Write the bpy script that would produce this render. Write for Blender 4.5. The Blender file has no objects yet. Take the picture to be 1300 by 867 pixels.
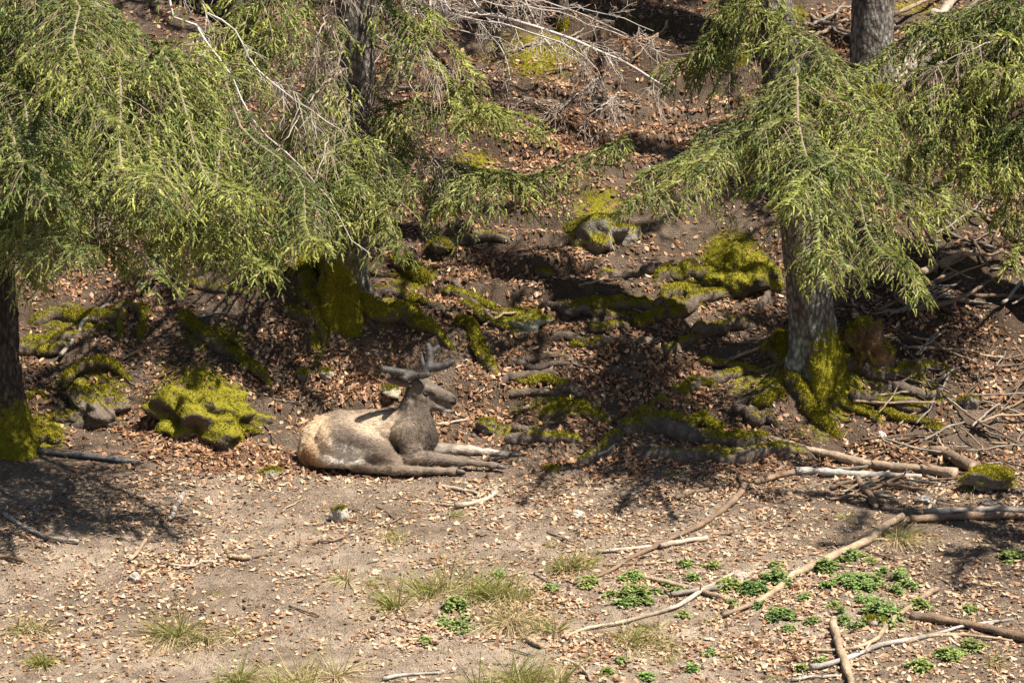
import bpy, math, random
import numpy as np
from mathutils import Vector

random.seed(7)
RNG = np.random.default_rng(7)
SC = bpy.context.scene
COL = SC.collection
R = math.radians

# ------------------------------------------------------------------ camera
CAM_POS = np.array([0.0, -26.0, 5.6])
PITCH = R(9.48)
FPX = 3511.0                       # focal length in photograph pixels (1300 wide)
cd = bpy.data.cameras.new('camera')
cam = bpy.data.objects.new('camera', cd)
COL.objects.link(cam)
cam.location = CAM_POS
cam.rotation_euler = (R(90) - PITCH, 0, 0)
cd.sensor_width = 36.0
cd.sensor_fit = 'HORIZONTAL'
cd.lens = 36.0 * FPX / 1300.0
cd.clip_start = 0.1
cd.clip_end = 500
cd.dof.use_dof = True
cd.dof.focus_distance = 26.6
cd.dof.aperture_fstop = 6.3
SC.camera = cam

# ------------------------------------------------------------------ light
SUN_EL, SUN_AZ = 60.0, 57.0       # azimuth measured from "towards the camera", negative = left
el, az = R(SUN_EL), R(SUN_AZ)
TO_SUN = Vector((math.sin(az) * math.cos(el), -math.cos(az) * math.cos(el), math.sin(el)))
world = bpy.data.worlds.new('World')
SC.world = world
world.use_nodes = True
wn = world.node_tree.nodes
sky = wn.new('ShaderNodeTexSky')
sky.sky_type = 'NISHITA'
sky.sun_disc = False
sky.sun_elevation = el
sky.sun_rotation = math.atan2(TO_SUN.x, TO_SUN.y)
wn['Background'].inputs['Strength'].default_value = 0.042
world.node_tree.links.new(sky.outputs[0], wn['Background'].inputs[0])
sl = bpy.data.lights.new('sun', 'SUN')
sl.energy = 5.0
sl.angle = R(0.53)
sl.color = (1.0, 0.93, 0.82)
sun = bpy.data.objects.new('sun', sl)
COL.objects.link(sun)
sun.rotation_euler = TO_SUN.to_track_quat('Z', 'Y').to_euler()
sun.location = (10, -10, 25)
SC.view_settings.view_transform = 'Standard'
SC.view_settings.look = 'None'
SC.view_settings.gamma = 1.0
SC.view_settings.exposure = 1.25
SC.view_settings.use_curve_mapping = False
SC.render.resolution_x, SC.render.resolution_y = 1024, 682

# ------------------------------------------------------------------ noise
def _h(ix, iy, iz, seed):
    n = (ix.astype(np.int64) * 374761393 + iy.astype(np.int64) * 668265263 + iz.astype(np.int64) * 2147483647 + seed * 974634521) & 0xFFFFFFFF
    n = ((n ^ (n >> 13)) * 1274126177) & 0xFFFFFFFF
    n = ((n ^ (n >> 16)) * 2246822519) & 0xFFFFFFFF
    return ((n ^ (n >> 15)) & 0xFFFFFF) / float(0xFFFFFF) * 2 - 1

def noise3(x, y, z, seed=0):
    x, y, z = np.broadcast_arrays(np.asarray(x, float), np.asarray(y, float), np.asarray(z, float))
    ix, iy, iz = np.floor(x), np.floor(y), np.floor(z)
    fx, fy, fz = x - ix, y - iy, z - iz
    fx = fx * fx * (3 - 2 * fx); fy = fy * fy * (3 - 2 * fy); fz = fz * fz * (3 - 2 * fz)
    def c(a, b, d): return _h(ix + a, iy + b, iz + d, seed)
    x00 = c(0, 0, 0) * (1 - fx) + c(1, 0, 0) * fx
    x10 = c(0, 1, 0) * (1 - fx) + c(1, 1, 0) * fx
    x01 = c(0, 0, 1) * (1 - fx) + c(1, 0, 1) * fx
    x11 = c(0, 1, 1) * (1 - fx) + c(1, 1, 1) * fx
    return (x00 * (1 - fy) + x10 * fy) * (1 - fz) + (x01 * (1 - fy) + x11 * fy) * fz

def noise2(x, y, seed=0):
    x, y = np.broadcast_arrays(np.asarray(x, float), np.asarray(y, float))
    ix, iy = np.floor(x), np.floor(y)
    fx, fy = x - ix, y - iy
    fx = fx * fx * (3 - 2 * fx); fy = fy * fy * (3 - 2 * fy)
    o = np.zeros_like(ix)
    a = _h(ix, iy, o, seed); b = _h(ix + 1, iy, o, seed); c = _h(ix, iy + 1, o, seed); d = _h(ix + 1, iy + 1, o, seed)
    return (a * (1 - fx) + b * fx) * (1 - fy) + (c * (1 - fx) + d * fx) * fy

def fbm2(x, y, seed=0, octs=4):
    s = 0; a = 1.0; t = 0
    for i in range(octs):
        s = s + a * noise2(x, y, seed + i); t += a
        x = np.asarray(x) * 2.03 + 5.1; y = np.asarray(y) * 2.03 - 3.7; a *= 0.5
    return s / t

# ------------------------------------------------------------------ pixel rays
CP, SP = math.cos(PITCH), math.sin(PITCH)
def ray(px, py):
    u = (px - 650.0) / FPX; v = (433.5 - py) / FPX
    return np.array([u, CP + v * SP, -SP + v * CP])
def P(px, py, Y):
    """point on the ray of a pixel at distance plane Y"""
    d = ray(px, py)
    return CAM_POS + d * ((Y - CAM_POS[1]) / d[1])
def proj(p):
    q = np.asarray(p, float) - CAM_POS
    f = q[..., 1] * CP - q[..., 2] * SP
    up = q[..., 1] * SP + q[..., 2] * CP
    return 650 + q[..., 0] / f * FPX, 433.5 - up / f * FPX
def pxm(Y):
    return FPX / ((Y + 26.0) * 1.015)

# ------------------------------------------------------------------ terrain height
BUMPS = []                         # (x, y, rx, ry, height)
def H0(x, y):
    x = np.asarray(x, float); y = np.asarray(y, float)
    yf = np.where(y < -12, -12 + (y + 12) * 0.25, y)
    yk = y - 0.55 - 0.25 * noise2(x * 0.45, y * 0.1, 11)
    k = 0.22
    ramp = k * np.logaddexp(0, yk / k)
    top = 3.0 * np.logaddexp(0, (ramp - 15) / 3.0)
    z = 0.12 * yf + 0.47 * (ramp - 0.75 * top)
    w = 1 / (1 + np.exp(-(y - 0.5) / 0.4))
    z = z + (0.03 + 0.13 * w) * fbm2(x * 0.75, y * 0.75, 3, 3)
    z = z + (0.026 + 0.035 * w) * fbm2(x * 3.1, y * 3.1, 21, 3)
    # little terraces held by roots on the slope
    t = y * 2.1 + 0.9 * noise2(x * 0.8, y * 0.5, 31)
    f = t - np.floor(t)
    z = z + w * 0.15 * (np.clip(f * 7.0, 0, 1) - f) * np.clip(0.5 + noise2(x * 0.6, y * 0.6, 41), 0, 1)
    return z
def H(x, y):
    z = H0(x, y)
    x = np.asarray(x, float); y = np.asarray(y, float)
    for bx, by, rx, ry, h in BUMPS:
        z = z + h * np.exp(-((x - bx) / rx) ** 2 - ((y - by) / ry) ** 2)
    return z
def G(px, py, lift=0.0):
    d = ray(px, py)
    Y = np.linspace(-10, 26, 500)
    for _ in range(2):
        t = (Y - CAM_POS[1]) / d[1]
        x = CAM_POS[0] + d[0] * t; z = CAM_POS[2] + d[2] * t
        below = np.nonzero(z < H(x, Y))[0]
        if len(below) == 0:
            return P(px, py, 25.0)
        i = max(1, below[0])
        Y = np.linspace(Y[i - 1], Y[i], 24)
    p = P(px, py, Y[12])
    p[2] = float(H(p[0], p[1])) + lift
    return p

def bump(px, py, wpx, dep, h):
    p = G(px, py)
    BUMPS.append((p[0], p[1], wpx / pxm(p[1]), dep, h))
bump(255, 510, 62, 0.42, 0.30)     # mossy mound on the left
bump(120, 500, 60, 0.35, 0.18)
bump(505, 462, 42, 0.22, -0.26)    # hollow under the root
bump(455, 455, 30, 0.25, 0.08)
bump(560, 440, 45, 0.25, 0.10)
bump(420, 390, 75, 0.5, 0.28)      # foot of the middle spruce
bump(1030, 470, 75, 0.55, 0.26)    # foot of the right spruce
bump(760, 450, 110, 0.4, 0.10)
bump(890, 400, 90, 0.4, 0.14)
bump(700, 545, 60, 0.22, 0.10)
bump(1260, 615, 60, 0.3, 0.10)
bump(15, 560, 80, 0.5, 0.10)

# ------------------------------------------------------------------ materials
def nodes_of(m):
    return m.node_tree.nodes, m.node_tree.links
def mk(name, color=(.5, .5, .5), rough=0.85, attr=None, nscale=30.0, namt=0.35, bump_s=0.0, bscale=60.0, transl=0.0,
       stretch=None, spec=0.25, moss=None, voro=0.0, vscale=25.0, mosscol=(.13, .14, .012)):
    """procedural material: colour (or colour attribute) broken up by noise, with bump and optional moss mask attribute"""
    m = bpy.data.materials.new(name); m.use_nodes = True
    n, l = nodes_of(m); b = n['Principled BSDF']
    b.inputs['Roughness'].default_value = rough
    b.inputs['Specular IOR Level'].default_value = spec
    tc = n.new('ShaderNodeTexCoord'); vec = tc.outputs['Object']
    if stretch:
        mp = n.new('ShaderNodeMapping'); mp.inputs['Scale'].default_value = stretch
        l.new(vec, mp.inputs[0]); vec = mp.outputs[0]
    nt = n.new('ShaderNodeTexNoise'); nt.inputs['Scale'].default_value = nscale; nt.inputs['Detail'].default_value = 6
    nt.inputs['Roughness'].default_value = 0.65
    l.new(vec, nt.inputs['Vector'])
    if attr:
        a = n.new('ShaderNodeAttribute'); a.attribute_name = attr; src = a.outputs['Color']
    else:
        c = n.new('ShaderNodeRGB'); c.outputs[0].default_value = (*color, 1); src = c.outputs[0]
    mr = n.new('ShaderNodeMapRange'); mr.inputs[1].default_value = 0.25; mr.inputs[2].default_value = 0.75
    mr.inputs[3].default_value = 1 - namt; mr.inputs[4].default_value = 1 + namt
    l.new(nt.outputs[0], mr.inputs[0])
    mul = n.new('ShaderNodeVectorMath'); mul.operation = 'MULTIPLY'
    l.new(src, mul.inputs[0]); l.new(mr.outputs[0], mul.inputs[1])
    out = mul.outputs[0]
    hsrc = nt.outputs[0]
    if voro:
        v = n.new('ShaderNodeTexVoronoi'); v.inputs['Scale'].default_value = vscale
        l.new(vec, v.inputs['Vector'])
        vr = n.new('ShaderNodeMapRange'); vr.inputs[1].default_value = 0.0; vr.inputs[2].default_value = 0.7
        vr.inputs[3].default_value = 1.15; vr.inputs[4].default_value = 1.15 - voro
        l.new(v.outputs['Distance'], vr.inputs[0])
        m2 = n.new('ShaderNodeVectorMath'); m2.operation = 'MULTIPLY'
        l.new(out, m2.inputs[0]); l.new(vr.outputs[0], m2.inputs[1]); out = m2.outputs[0]
        ad = n.new('ShaderNodeMath'); ad.operation = 'MULTIPLY_ADD'
        l.new(v.outputs['Distance'], ad.inputs[0]); ad.inputs[1].default_value = -0.8; l.new(nt.outputs[0], ad.inputs[2])
        hsrc = ad.outputs[0]
    if moss:
        a = n.new('ShaderNodeAttribute'); a.attribute_name = moss
        n2 = n.new('ShaderNodeTexNoise'); n2.inputs['Scale'].default_value = 14; n2.inputs['Detail'].default_value = 7
        n2.inputs['Roughness'].default_value = 0.7
        l.new(tc.outputs['Object'], n2.inputs['Vector'])
        s = n.new('ShaderNodeMath'); s.operation = 'ADD'; l.new(a.outputs['Fac'], s.inputs[0]); l.new(n2.outputs[0], s.inputs[1])
        rr = n.new('ShaderNodeMapRange'); rr.inputs[1].default_value = 0.86; rr.inputs[2].default_value = 1.04
        l.new(s.outputs[0], rr.inputs[0])
        mc = n.new('ShaderNodeMix'); mc.data_type = 'RGBA'; mc.inputs['A'].default_value = (mosscol[0] * .45, mosscol[1] * .5, mosscol[2], 1)
        mc.inputs['B'].default_value = (*mosscol, 1)
        n3 = n.new('ShaderNodeTexNoise'); n3.inputs['Scale'].default_value = 45; n3.inputs['Detail'].default_value = 4
        l.new(tc.outputs['Object'], n3.inputs['Vector']); l.new(n3.outputs[0], mc.inputs['Factor'])
        mx = n.new('ShaderNodeMix'); mx.data_type = 'RGBA'
        l.new(rr.outputs[0], mx.inputs['Factor']); l.new(out, mx.inputs['A']); l.new(mc.outputs['Result'], mx.inputs['B'])
        out = mx.outputs['Result']
    l.new(out, b.inputs['Base Color'])
    if bump_s:
        nb = n.new('ShaderNodeTexNoise'); nb.inputs['Scale'].default_value = bscale; nb.inputs['Detail'].default_value = 5
        l.new(vec, nb.inputs['Vector'])
        bp = n.new('ShaderNodeBump'); bp.inputs['Strength'].default_value = bump_s; bp.inputs['Distance'].default_value = 0.02
        ad2 = n.new('ShaderNodeMath'); ad2.operation = 'ADD'
        l.new(nb.outputs[0], ad2.inputs[0]); l.new(hsrc, ad2.inputs[1])
        l.new(ad2.outputs[0], bp.inputs['Height']); l.new(bp.outputs[0], b.inputs['Normal'])
    if transl:
        tr = n.new('ShaderNodeBsdfTranslucent'); l.new(out, tr.inputs[0])
        ms = n.new('ShaderNodeMixShader'); ms.inputs[0].default_value = transl
        l.new(b.outputs[0], ms.inputs[1]); l.new(tr.outputs[0], ms.inputs[2])
        l.new(ms.outputs[0], n['Material Output'].inputs['Surface'])
    return m

MOSS = (.24, .21, .013)
M = dict(
    soil=mk('soil', attr='Col', rough=0.95, nscale=9, namt=0.42, bump_s=0.9, bscale=70, moss='moss', spec=.1, mosscol=MOSS, voro=.25, vscale=60),
    leaf=mk('dead_leaf', attr='Col', rough=0.6, nscale=60, namt=0.2, transl=.18, spec=.35),
    needle=mk('spruce_needles', attr='Col', rough=0.5, nscale=6, namt=0.3, transl=.38, spec=.25),
    twig=mk('twig_bark', attr='Col', rough=.85, nscale=50, namt=.35),
    bark=mk('spruce_bark', attr='Col', rough=.92, nscale=16, namt=.45, bump_s=1.0, bscale=55, stretch=(1, 1, .5), voro=.85, vscale=26, moss='moss', mosscol=MOSS, spec=.15),
    root=mk('root_bark', attr='Col', rough=.92, nscale=18, namt=.5, bump_s=.9, bscale=70, moss='moss', mosscol=MOSS, spec=.15),
    moss=mk('moss', attr='Col', rough=.9, nscale=10, namt=.4, transl=.2, spec=.1),
    wood=mk('dead_wood', attr='Col', rough=.85, nscale=22, namt=.4, bump_s=.6, bscale=80, spec=.2),
    stone=mk('stone', attr='Col', rough=.9, nscale=9, namt=.5, bump_s=.9, bscale=40, moss='moss', mosscol=MOSS, spec=.2),
    grass=mk('grass', attr='Col', rough=.6, nscale=20, namt=.25, transl=.3),
    herb=mk('herb', attr='Col', rough=.5, nscale=30, namt=.25, transl=.3),
    fur=mk('deer_coat', attr='Col', rough=.85, nscale=34, namt=.42, bump_s=.7, bscale=120, stretch=(.6, 1, 1.3), spec=.15),
    velvet=mk('antler_velvet', attr='Col', rough=.5, nscale=40, namt=.25, bump_s=.3, bscale=160, spec=.3),
    horn=mk('hoof_horn', attr='Col', rough=.5, nscale=60, namt=.3, spec=.4),
)

# ------------------------------------------------------------------ mesh building
class MB:
    def __init__(s): s.V = []; s.T = []; s.C = []; s.X = []; s.n = 0
    def add(s, V, T, C=(.5, .5, .5), X=0.0):
        V = np.asarray(V, np.float32).reshape(-1, 3); T = np.asarray(T, np.int32).reshape(-1, 3)
        s.V.append(V); s.T.append(T + s.n); s.n += len(V)
        C = np.asarray(C, np.float32)
        s.C.append(np.broadcast_to(C, (len(V), 3)) if C.ndim == 1 else C)
        s.X.append(np.broadcast_to(np.asarray(X, np.float32), (len(V),)))
    def build(s, name, mat, parent=None, loc=(0, 0, 0), smooth=True):
        me = bpy.data.meshes.new(name)
        V = np.concatenate(s.V) - np.asarray(loc, np.float32); T = np.concatenate(s.T)
        me.vertices.add(len(V)); me.vertices.foreach_set('co', V.ravel())
        me.loops.add(T.size); me.loops.foreach_set('vertex_index', T.ravel())
        me.polygons.add(len(T))
        me.polygons.foreach_set('loop_start', np.arange(0, T.size, 3, dtype=np.int32))
        try: me.polygons.foreach_set('loop_total', np.full(len(T), 3, np.int32))
        except Exception: pass
        me.polygons.foreach_set('use_smooth', np.full(len(T), smooth))
        a = me.color_attributes.new('Col', 'FLOAT_COLOR', 'POINT')
        C = np.ones((len(V), 4), np.float32); C[:, :3] = np.concatenate(s.C)
        a.data.foreach_set('color', C.ravel())
        x = me.attributes.new('moss', 'FLOAT', 'POINT')
        x.data.foreach_set('value', np.ascontiguousarray(np.concatenate(s.X), np.float32))
        me.update(calc_edges=True); me.validate()
        me.materials.append(mat)
        o = bpy.data.objects.new(name, me); COL.objects.link(o)
        if parent is not None: o.parent = parent
        else: o.location = loc
        return o
def thing(name, label, cat, loc, group=None):
    o = bpy.data.objects.new(name, None); COL.objects.link(o)
    o.empty_display_size = 0.1
    o.location = [float(c) for c in loc]
    return tag(o, label, cat, group)
def tag(o, label=None, cat=None, group=None, kind=None):
    if label: o['label'] = label
    if cat: o['category'] = cat
    if group: o['group'] = group
    if kind: o['kind'] = kind
    return o

def norm(a): return a / np.maximum(np.linalg.norm(a, axis=-1, keepdims=True), 1e-9)
def spline(pts, n):
    """Catmull-Rom through points (k,d) -> n samples, even in length"""
    p = np.asarray(pts, float)
    if len(p) == 2:
        t = np.linspace(0, 1, n)[:, None]; return p[0] * (1 - t) + p[1] * t
    q = np.vstack([2 * p[0] - p[1], p, 2 * p[-1] - p[-2]])
    out = []
    for i in range(1, len(q) - 2):
        t = np.linspace(0, 1, 12, endpoint=False)[:, None]
        a, b, c, d = q[i - 1], q[i], q[i + 1], q[i + 2]
        out.append(0.5 * (2 * b + (c - a) * t + (2 * a - 5 * b + 4 * c - d) * t ** 2 + (3 * b - a - 3 * c + d) * t ** 3))
    out.append(p[-1][None]); c = np.vstack(out)
    L = np.concatenate([[0], np.cumsum(np.linalg.norm(np.diff(c[:, :3], axis=0), axis=1))])
    s = np.linspace(0, L[-1], n)
    return np.stack([np.interp(s, L, c[:, k]) for k in range(c.shape[1])], 1)
def frames(p):
    t = norm(np.gradient(p, axis=0))
    ref = np.array([0.13, 0.21, 1.0]) if abs(t[:, 2]).mean() < 0.8 else np.array([0, 1.0, 0.1])
    u = norm(np.cross(t, ref)); v = np.cross(t, u)
    return t, u, v
def tube(p, r, nseg=8, amp=0.0, freq=6.0, seed=0, cap=True, flat=1.0):
    p = np.asarray(p, float); n = len(p); r = np.broadcast_to(np.asarray(r, float), (n,))
    t, u, v = frames(p)
    a = np.linspace(0, 2 * np.pi, nseg, endpoint=False)
    dirs = u[:, None] * np.cos(a)[None, :, None] + v[:, None] * np.sin(a)[None, :, None] * flat
    rr = np.repeat(r[:, None], nseg, 1)
    V = p[:, None] + dirs * rr[..., None]
    if amp:
        nz = noise3(V[..., 0] * freq, V[..., 1] * freq, V[..., 2] * freq, seed) + .5 * noise3(V[..., 0] * freq * 2.7, V[..., 1] * freq * 2.7, V[..., 2] * freq * 2.7, seed + 1)
        V = p[:, None] + dirs * (rr * (1 + amp * nz))[..., None]
    V = V.reshape(-1, 3)
    i = np.arange(n - 1)[:, None]; j = np.arange(nseg)[None]; jn = (j + 1) % nseg
    A = i * nseg + j; B = i * nseg + jn; C = (i + 1) * nseg + jn; D = (i + 1) * nseg + j
    T = np.concatenate([np.stack([A, B, C], -1).reshape(-1, 3), np.stack([A, C, D], -1).reshape(-1, 3)])
    if cap:
        V = np.vstack([V, p[0], p[-1]]); j = np.arange(nseg); jn = (j + 1) % nseg; m = n * nseg
        T = np.vstack([T, np.stack([np.full(nseg, m), jn, j], 1), np.stack([np.full(nseg, m + 1), (n - 1) * nseg + j, (n - 1) * nseg + jn], 1)])
    return V, T
def vnormals(V, T):
    fn = np.cross(V[T[:, 1]] - V[T[:, 0]], V[T[:, 2]] - V[T[:, 0]])
    N = np.zeros_like(V)
    for k in range(3): np.add.at(N, T[:, k], fn)
    return norm(N)
def sample_surface(V, T, n, rng, w=None):
    a, b, c = V[T[:, 0]], V[T[:, 1]], V[T[:, 2]]
    area = np.linalg.norm(np.cross(b - a, c - a), axis=1) * .5
    if w is not None: area = area * w[T].mean(1)
    if area.sum() <= 0: return np.zeros((0, 3)), np.zeros((0, 3)), np.zeros(0, int)
    f = rng.choice(len(T), n, p=area / area.sum())
    u = rng.random((n, 2)); fl = u.sum(1) > 1; u[fl] = 1 - u[fl]
    p = a[f] + (b - a)[f] * u[:, :1] + (c - a)[f] * u[:, 1:]
    return p, norm(np.cross(b - a, c - a))[f], f
def blades(o, d, ln, w, rng):
    """one pointed triangle per blade"""
    side = norm(np.cross(d, rng.normal(size=d.shape)))
    V = np.stack([o - side * w[:, None] / 2, o + side * w[:, None] / 2, o + d * ln[:, None]], 1).reshape(-1, 3)
    return V, np.arange(len(V)).reshape(-1, 3)
def moss_fuzz(mb, p, nrm, rng, ln=.022, w=.009, per=3, bright=1.0):
    if len(p) == 0: return
    p = np.repeat(p, per, 0); nrm = np.repeat(nrm, per, 0)
    d = norm(nrm * .8 + rng.normal(size=p.shape) * .5 + np.array([0, 0, .35]))
    L = ln * rng.uniform(.5, 1.3, len(p))
    V, T = blades(p - nrm * .004 + rng.normal(size=p.shape) * .006, d, L, w * rng.uniform(.6, 1.4, len(p)), rng)
    pat = noise3(p[:, 0] * 9, p[:, 1] * 9, p[:, 2] * 9, 77)
    c = np.array([.29, .255, .018])[None] * (0.85 + .5 * pat + rng.uniform(-.25, .25, len(p)))[:, None].clip(.3, 1.7) * bright
    c = c * np.array([1, 1, 1])[None] + rng.uniform(0, .012, (len(p), 1))
    br = rng.random(len(p)) < .08; c[br] = np.array([.16, .10, .04])
    mb.add(V, T, np.repeat(c, 3, 0))

# ------------------------------------------------------------------ ground
def axis(lo, hi, step, far_lo, far_hi):
    c = list(np.arange(lo, hi + 1e-6, step))
    a = lo; s = step; pre = []
    while a > far_lo: s *= 1.35; a -= s; pre.append(a)
    a = hi; s = step; post = []
    while a < far_hi: s *= 1.35; a += s; post.append(a)
    return np.array(pre[::-1] + c + post)
MOSSP = [  # (px, py, radius px x, radius px y, strength)
    (250, 505, 66, 51, 0.75), (120, 485, 63, 25, 0.55), (275, 430, 57, 28, 0.52), (90, 410, 69, 25, 0.47), (410, 360, 43, 69, 0.75), (405, 430, 20, 46, 0.52),
    (480, 395, 69, 25, 0.59), (525, 350, 40, 25, 0.65), (660, 405, 36, 20, 0.72), (710, 515, 69, 20, 0.59), (660, 550, 57, 20, 0.52), (735, 515, 28, 23, 0.39),
    (890, 365, 69, 18, 0.65), (800, 388, 103, 16, 0.55), (875, 375, 57, 23, 0.39), (930, 330, 51, 43, 0.75), (1000, 480, 69, 28, 0.59), (1060, 480, 46, 69, 0.72),
    (945, 485, 46, 25, 0.45), (1130, 475, 51, 23, 0.52), (1180, 495, 46, 17, 0.45), (690, 70, 69, 40, 0.59), (600, 210, 46, 28, 0.55), (760, 260, 51, 40, 0.52),
    (850, 400, 69, 46, 0.26), (780, 430, 114, 57, 0.16), (1050, 545, 46, 23, 0.45), (1260, 612, 51, 13, 0.59), (565, 310, 17, 20, 0.52), (1000, 20, 34, 17, 0.65),
    (1160, 10, 46, 13, 0.52), (560, 545, 69, 13, 0.13), (850, 580, 69, 11, 0.13), (55, 550, 40, 34, 0.65), (340, 600, 28, 6, 0.26), (120, 590, 69, 9, 0.26), (60, 580, 69, 11, 0.20),
    (430, 480, 46, 46, 0.16), (640, 60, 69, 46, 0.39), (820, 30, 69, 23, 0.33)]
def moss_mask(V):
    px, py = proj(V)
    m = np.zeros(len(V))
    for a, b, rx, ry, s in MOSSP:
        m = np.maximum(m, s * np.exp(-(((px - a) / rx) ** 2 + ((py - b) / ry) ** 2) ** 1.5))
    return m
# openness of the soil (pale dusty soil in the foreground, dark humus on the slope)
def build_ground():
    xs = axis(-6.2, 6.2, 0.05, -70, 70); ys = axis(-6.5, 10.0, 0.05, -60, 70)
    X, Y = np.meshgrid(xs, ys); Z = H(X, Y)
    V = np.stack([X, Y, Z], -1).reshape(-1, 3)
    nx, ny = len(xs), len(ys)
    i = np.arange(ny - 1)[:, None]; j = np.arange(nx - 1)[None]
    A = i * nx + j; B = A + 1; C = A + nx + 1; D = A + nx
    T = np.concatenate([np.stack([A, B, C], -1).reshape(-1, 3), np.stack([A, C, D], -1).reshape(-1, 3)])
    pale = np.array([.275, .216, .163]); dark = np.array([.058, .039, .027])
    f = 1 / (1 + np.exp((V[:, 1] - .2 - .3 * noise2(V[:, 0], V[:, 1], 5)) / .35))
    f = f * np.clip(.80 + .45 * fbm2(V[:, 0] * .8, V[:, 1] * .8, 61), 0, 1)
    # soil colour darker on the right-hand foreground
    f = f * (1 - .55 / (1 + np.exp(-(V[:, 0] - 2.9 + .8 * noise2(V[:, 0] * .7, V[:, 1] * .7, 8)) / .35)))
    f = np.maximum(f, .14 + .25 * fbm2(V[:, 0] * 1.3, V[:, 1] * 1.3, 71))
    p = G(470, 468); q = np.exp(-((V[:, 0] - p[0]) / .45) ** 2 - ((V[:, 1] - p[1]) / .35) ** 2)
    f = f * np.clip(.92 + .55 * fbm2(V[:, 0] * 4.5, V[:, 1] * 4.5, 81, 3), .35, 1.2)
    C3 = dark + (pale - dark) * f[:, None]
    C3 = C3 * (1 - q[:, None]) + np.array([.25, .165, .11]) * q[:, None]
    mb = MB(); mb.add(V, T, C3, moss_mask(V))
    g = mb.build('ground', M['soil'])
    g['kind'] = 'structure'
    return V, T
GV, GT = build_ground()
def HN(x, y, e=.03):
    dx = (H(x + e, y) - H(x - e, y)) / (2 * e); dy = (H(x, y + e) - H(x, y - e)) / (2 * e)
    return norm(np.stack([-dx, -dy, np.ones_like(dx)], -1))

# ------------------------------------------------------------------ roots, trunks
def root_mesh(pts, rpx0, rpx1, seed, moss=.5, col=(.115, .088, .070), sink=.42, amp=.17, lift=0.0, nseg=18):
    """root lying on the ground along photograph pixels; returns V,T,moss mask"""
    w = [G(a, b) for a, b in pts]
    s = spline(np.array(w), max(10, int(12 * len(w))))
    n = len(s); t = np.linspace(0, 1, n)
    r = (rpx0 * (1 - t) + rpx1 * t) / pxm(s[:, 1])
    r = r * (1.0 + .16 * noise2(t * 6 * len(w), seed * 3.1, seed)) * np.clip(np.minimum(t / .08, (1 - t) / .22), .25, 1) ** .6
    s[:, 0] += .35 * r * noise2(t * 9, seed * 1.7, seed); s[:, 1] += .7 * r * noise2(t * 8, seed * 2.7, seed + 1)
    s[:, 2] = np.maximum(s[:, 2] * .5 + H(s[:, 0], s[:, 1]) * .5, H(s[:, 0], s[:, 1]) - .02) + r * (1 - 2 * sink) + lift
    s[:, 2] -= .05 * np.clip(1 - t / .1, 0, 1) + .07 * np.clip(1 - (1 - t) / .2, 0, 1)
    V, T = tube(s, r, nseg, amp, 16, seed, flat=1.15)
    N = vnormals(V, T)
    m = moss + .28 * np.clip(N[:, 2], -1, 1) - .05 + .2 * noise3(V[:, 0] * 4, V[:, 1] * 4, V[:, 2] * 4, seed + 5)
    m = np.where(moss <= 0.05, m * .6, m)
    c = np.array(col)[None] * (1 + .3 * noise3(V[:, 0] * 7, V[:, 1] * 7, V[:, 2] * 7, seed + 9))[:, None]
    return V, T, m, c
def add_root(parent, loc, pts, r0, r1, seed, moss=.5, name='root', **k):
    V, T, m, c = root_mesh(pts, r0, r1, seed, moss, **k)
    mb = MB(); mb.add(V, T, c, m)
    o = mb.build(name, M['root'], parent, loc)
    w = np.clip((m - .36) * 3, 0, 1)
    rng = np.random.default_rng(seed)
    area = np.linalg.norm(np.cross(V[T[:, 1]] - V[T[:, 0]], V[T[:, 2]] - V[T[:, 0]]), axis=1).sum() * .5
    if w.max() > .05:
        n = int(min(4500, 6500 * area * w.mean() * 2))
        if n > 10:
            p, nn, f = sample_surface(V, T, n, rng, w)
            mm = MB(); moss_fuzz(mm, p, nn, rng)
            mo = mm.build('moss', M['moss'], o, (0, 0, 0) if parent is None else loc, smooth=False)
            mo['kind'] = 'stuff'
    return o

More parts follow.
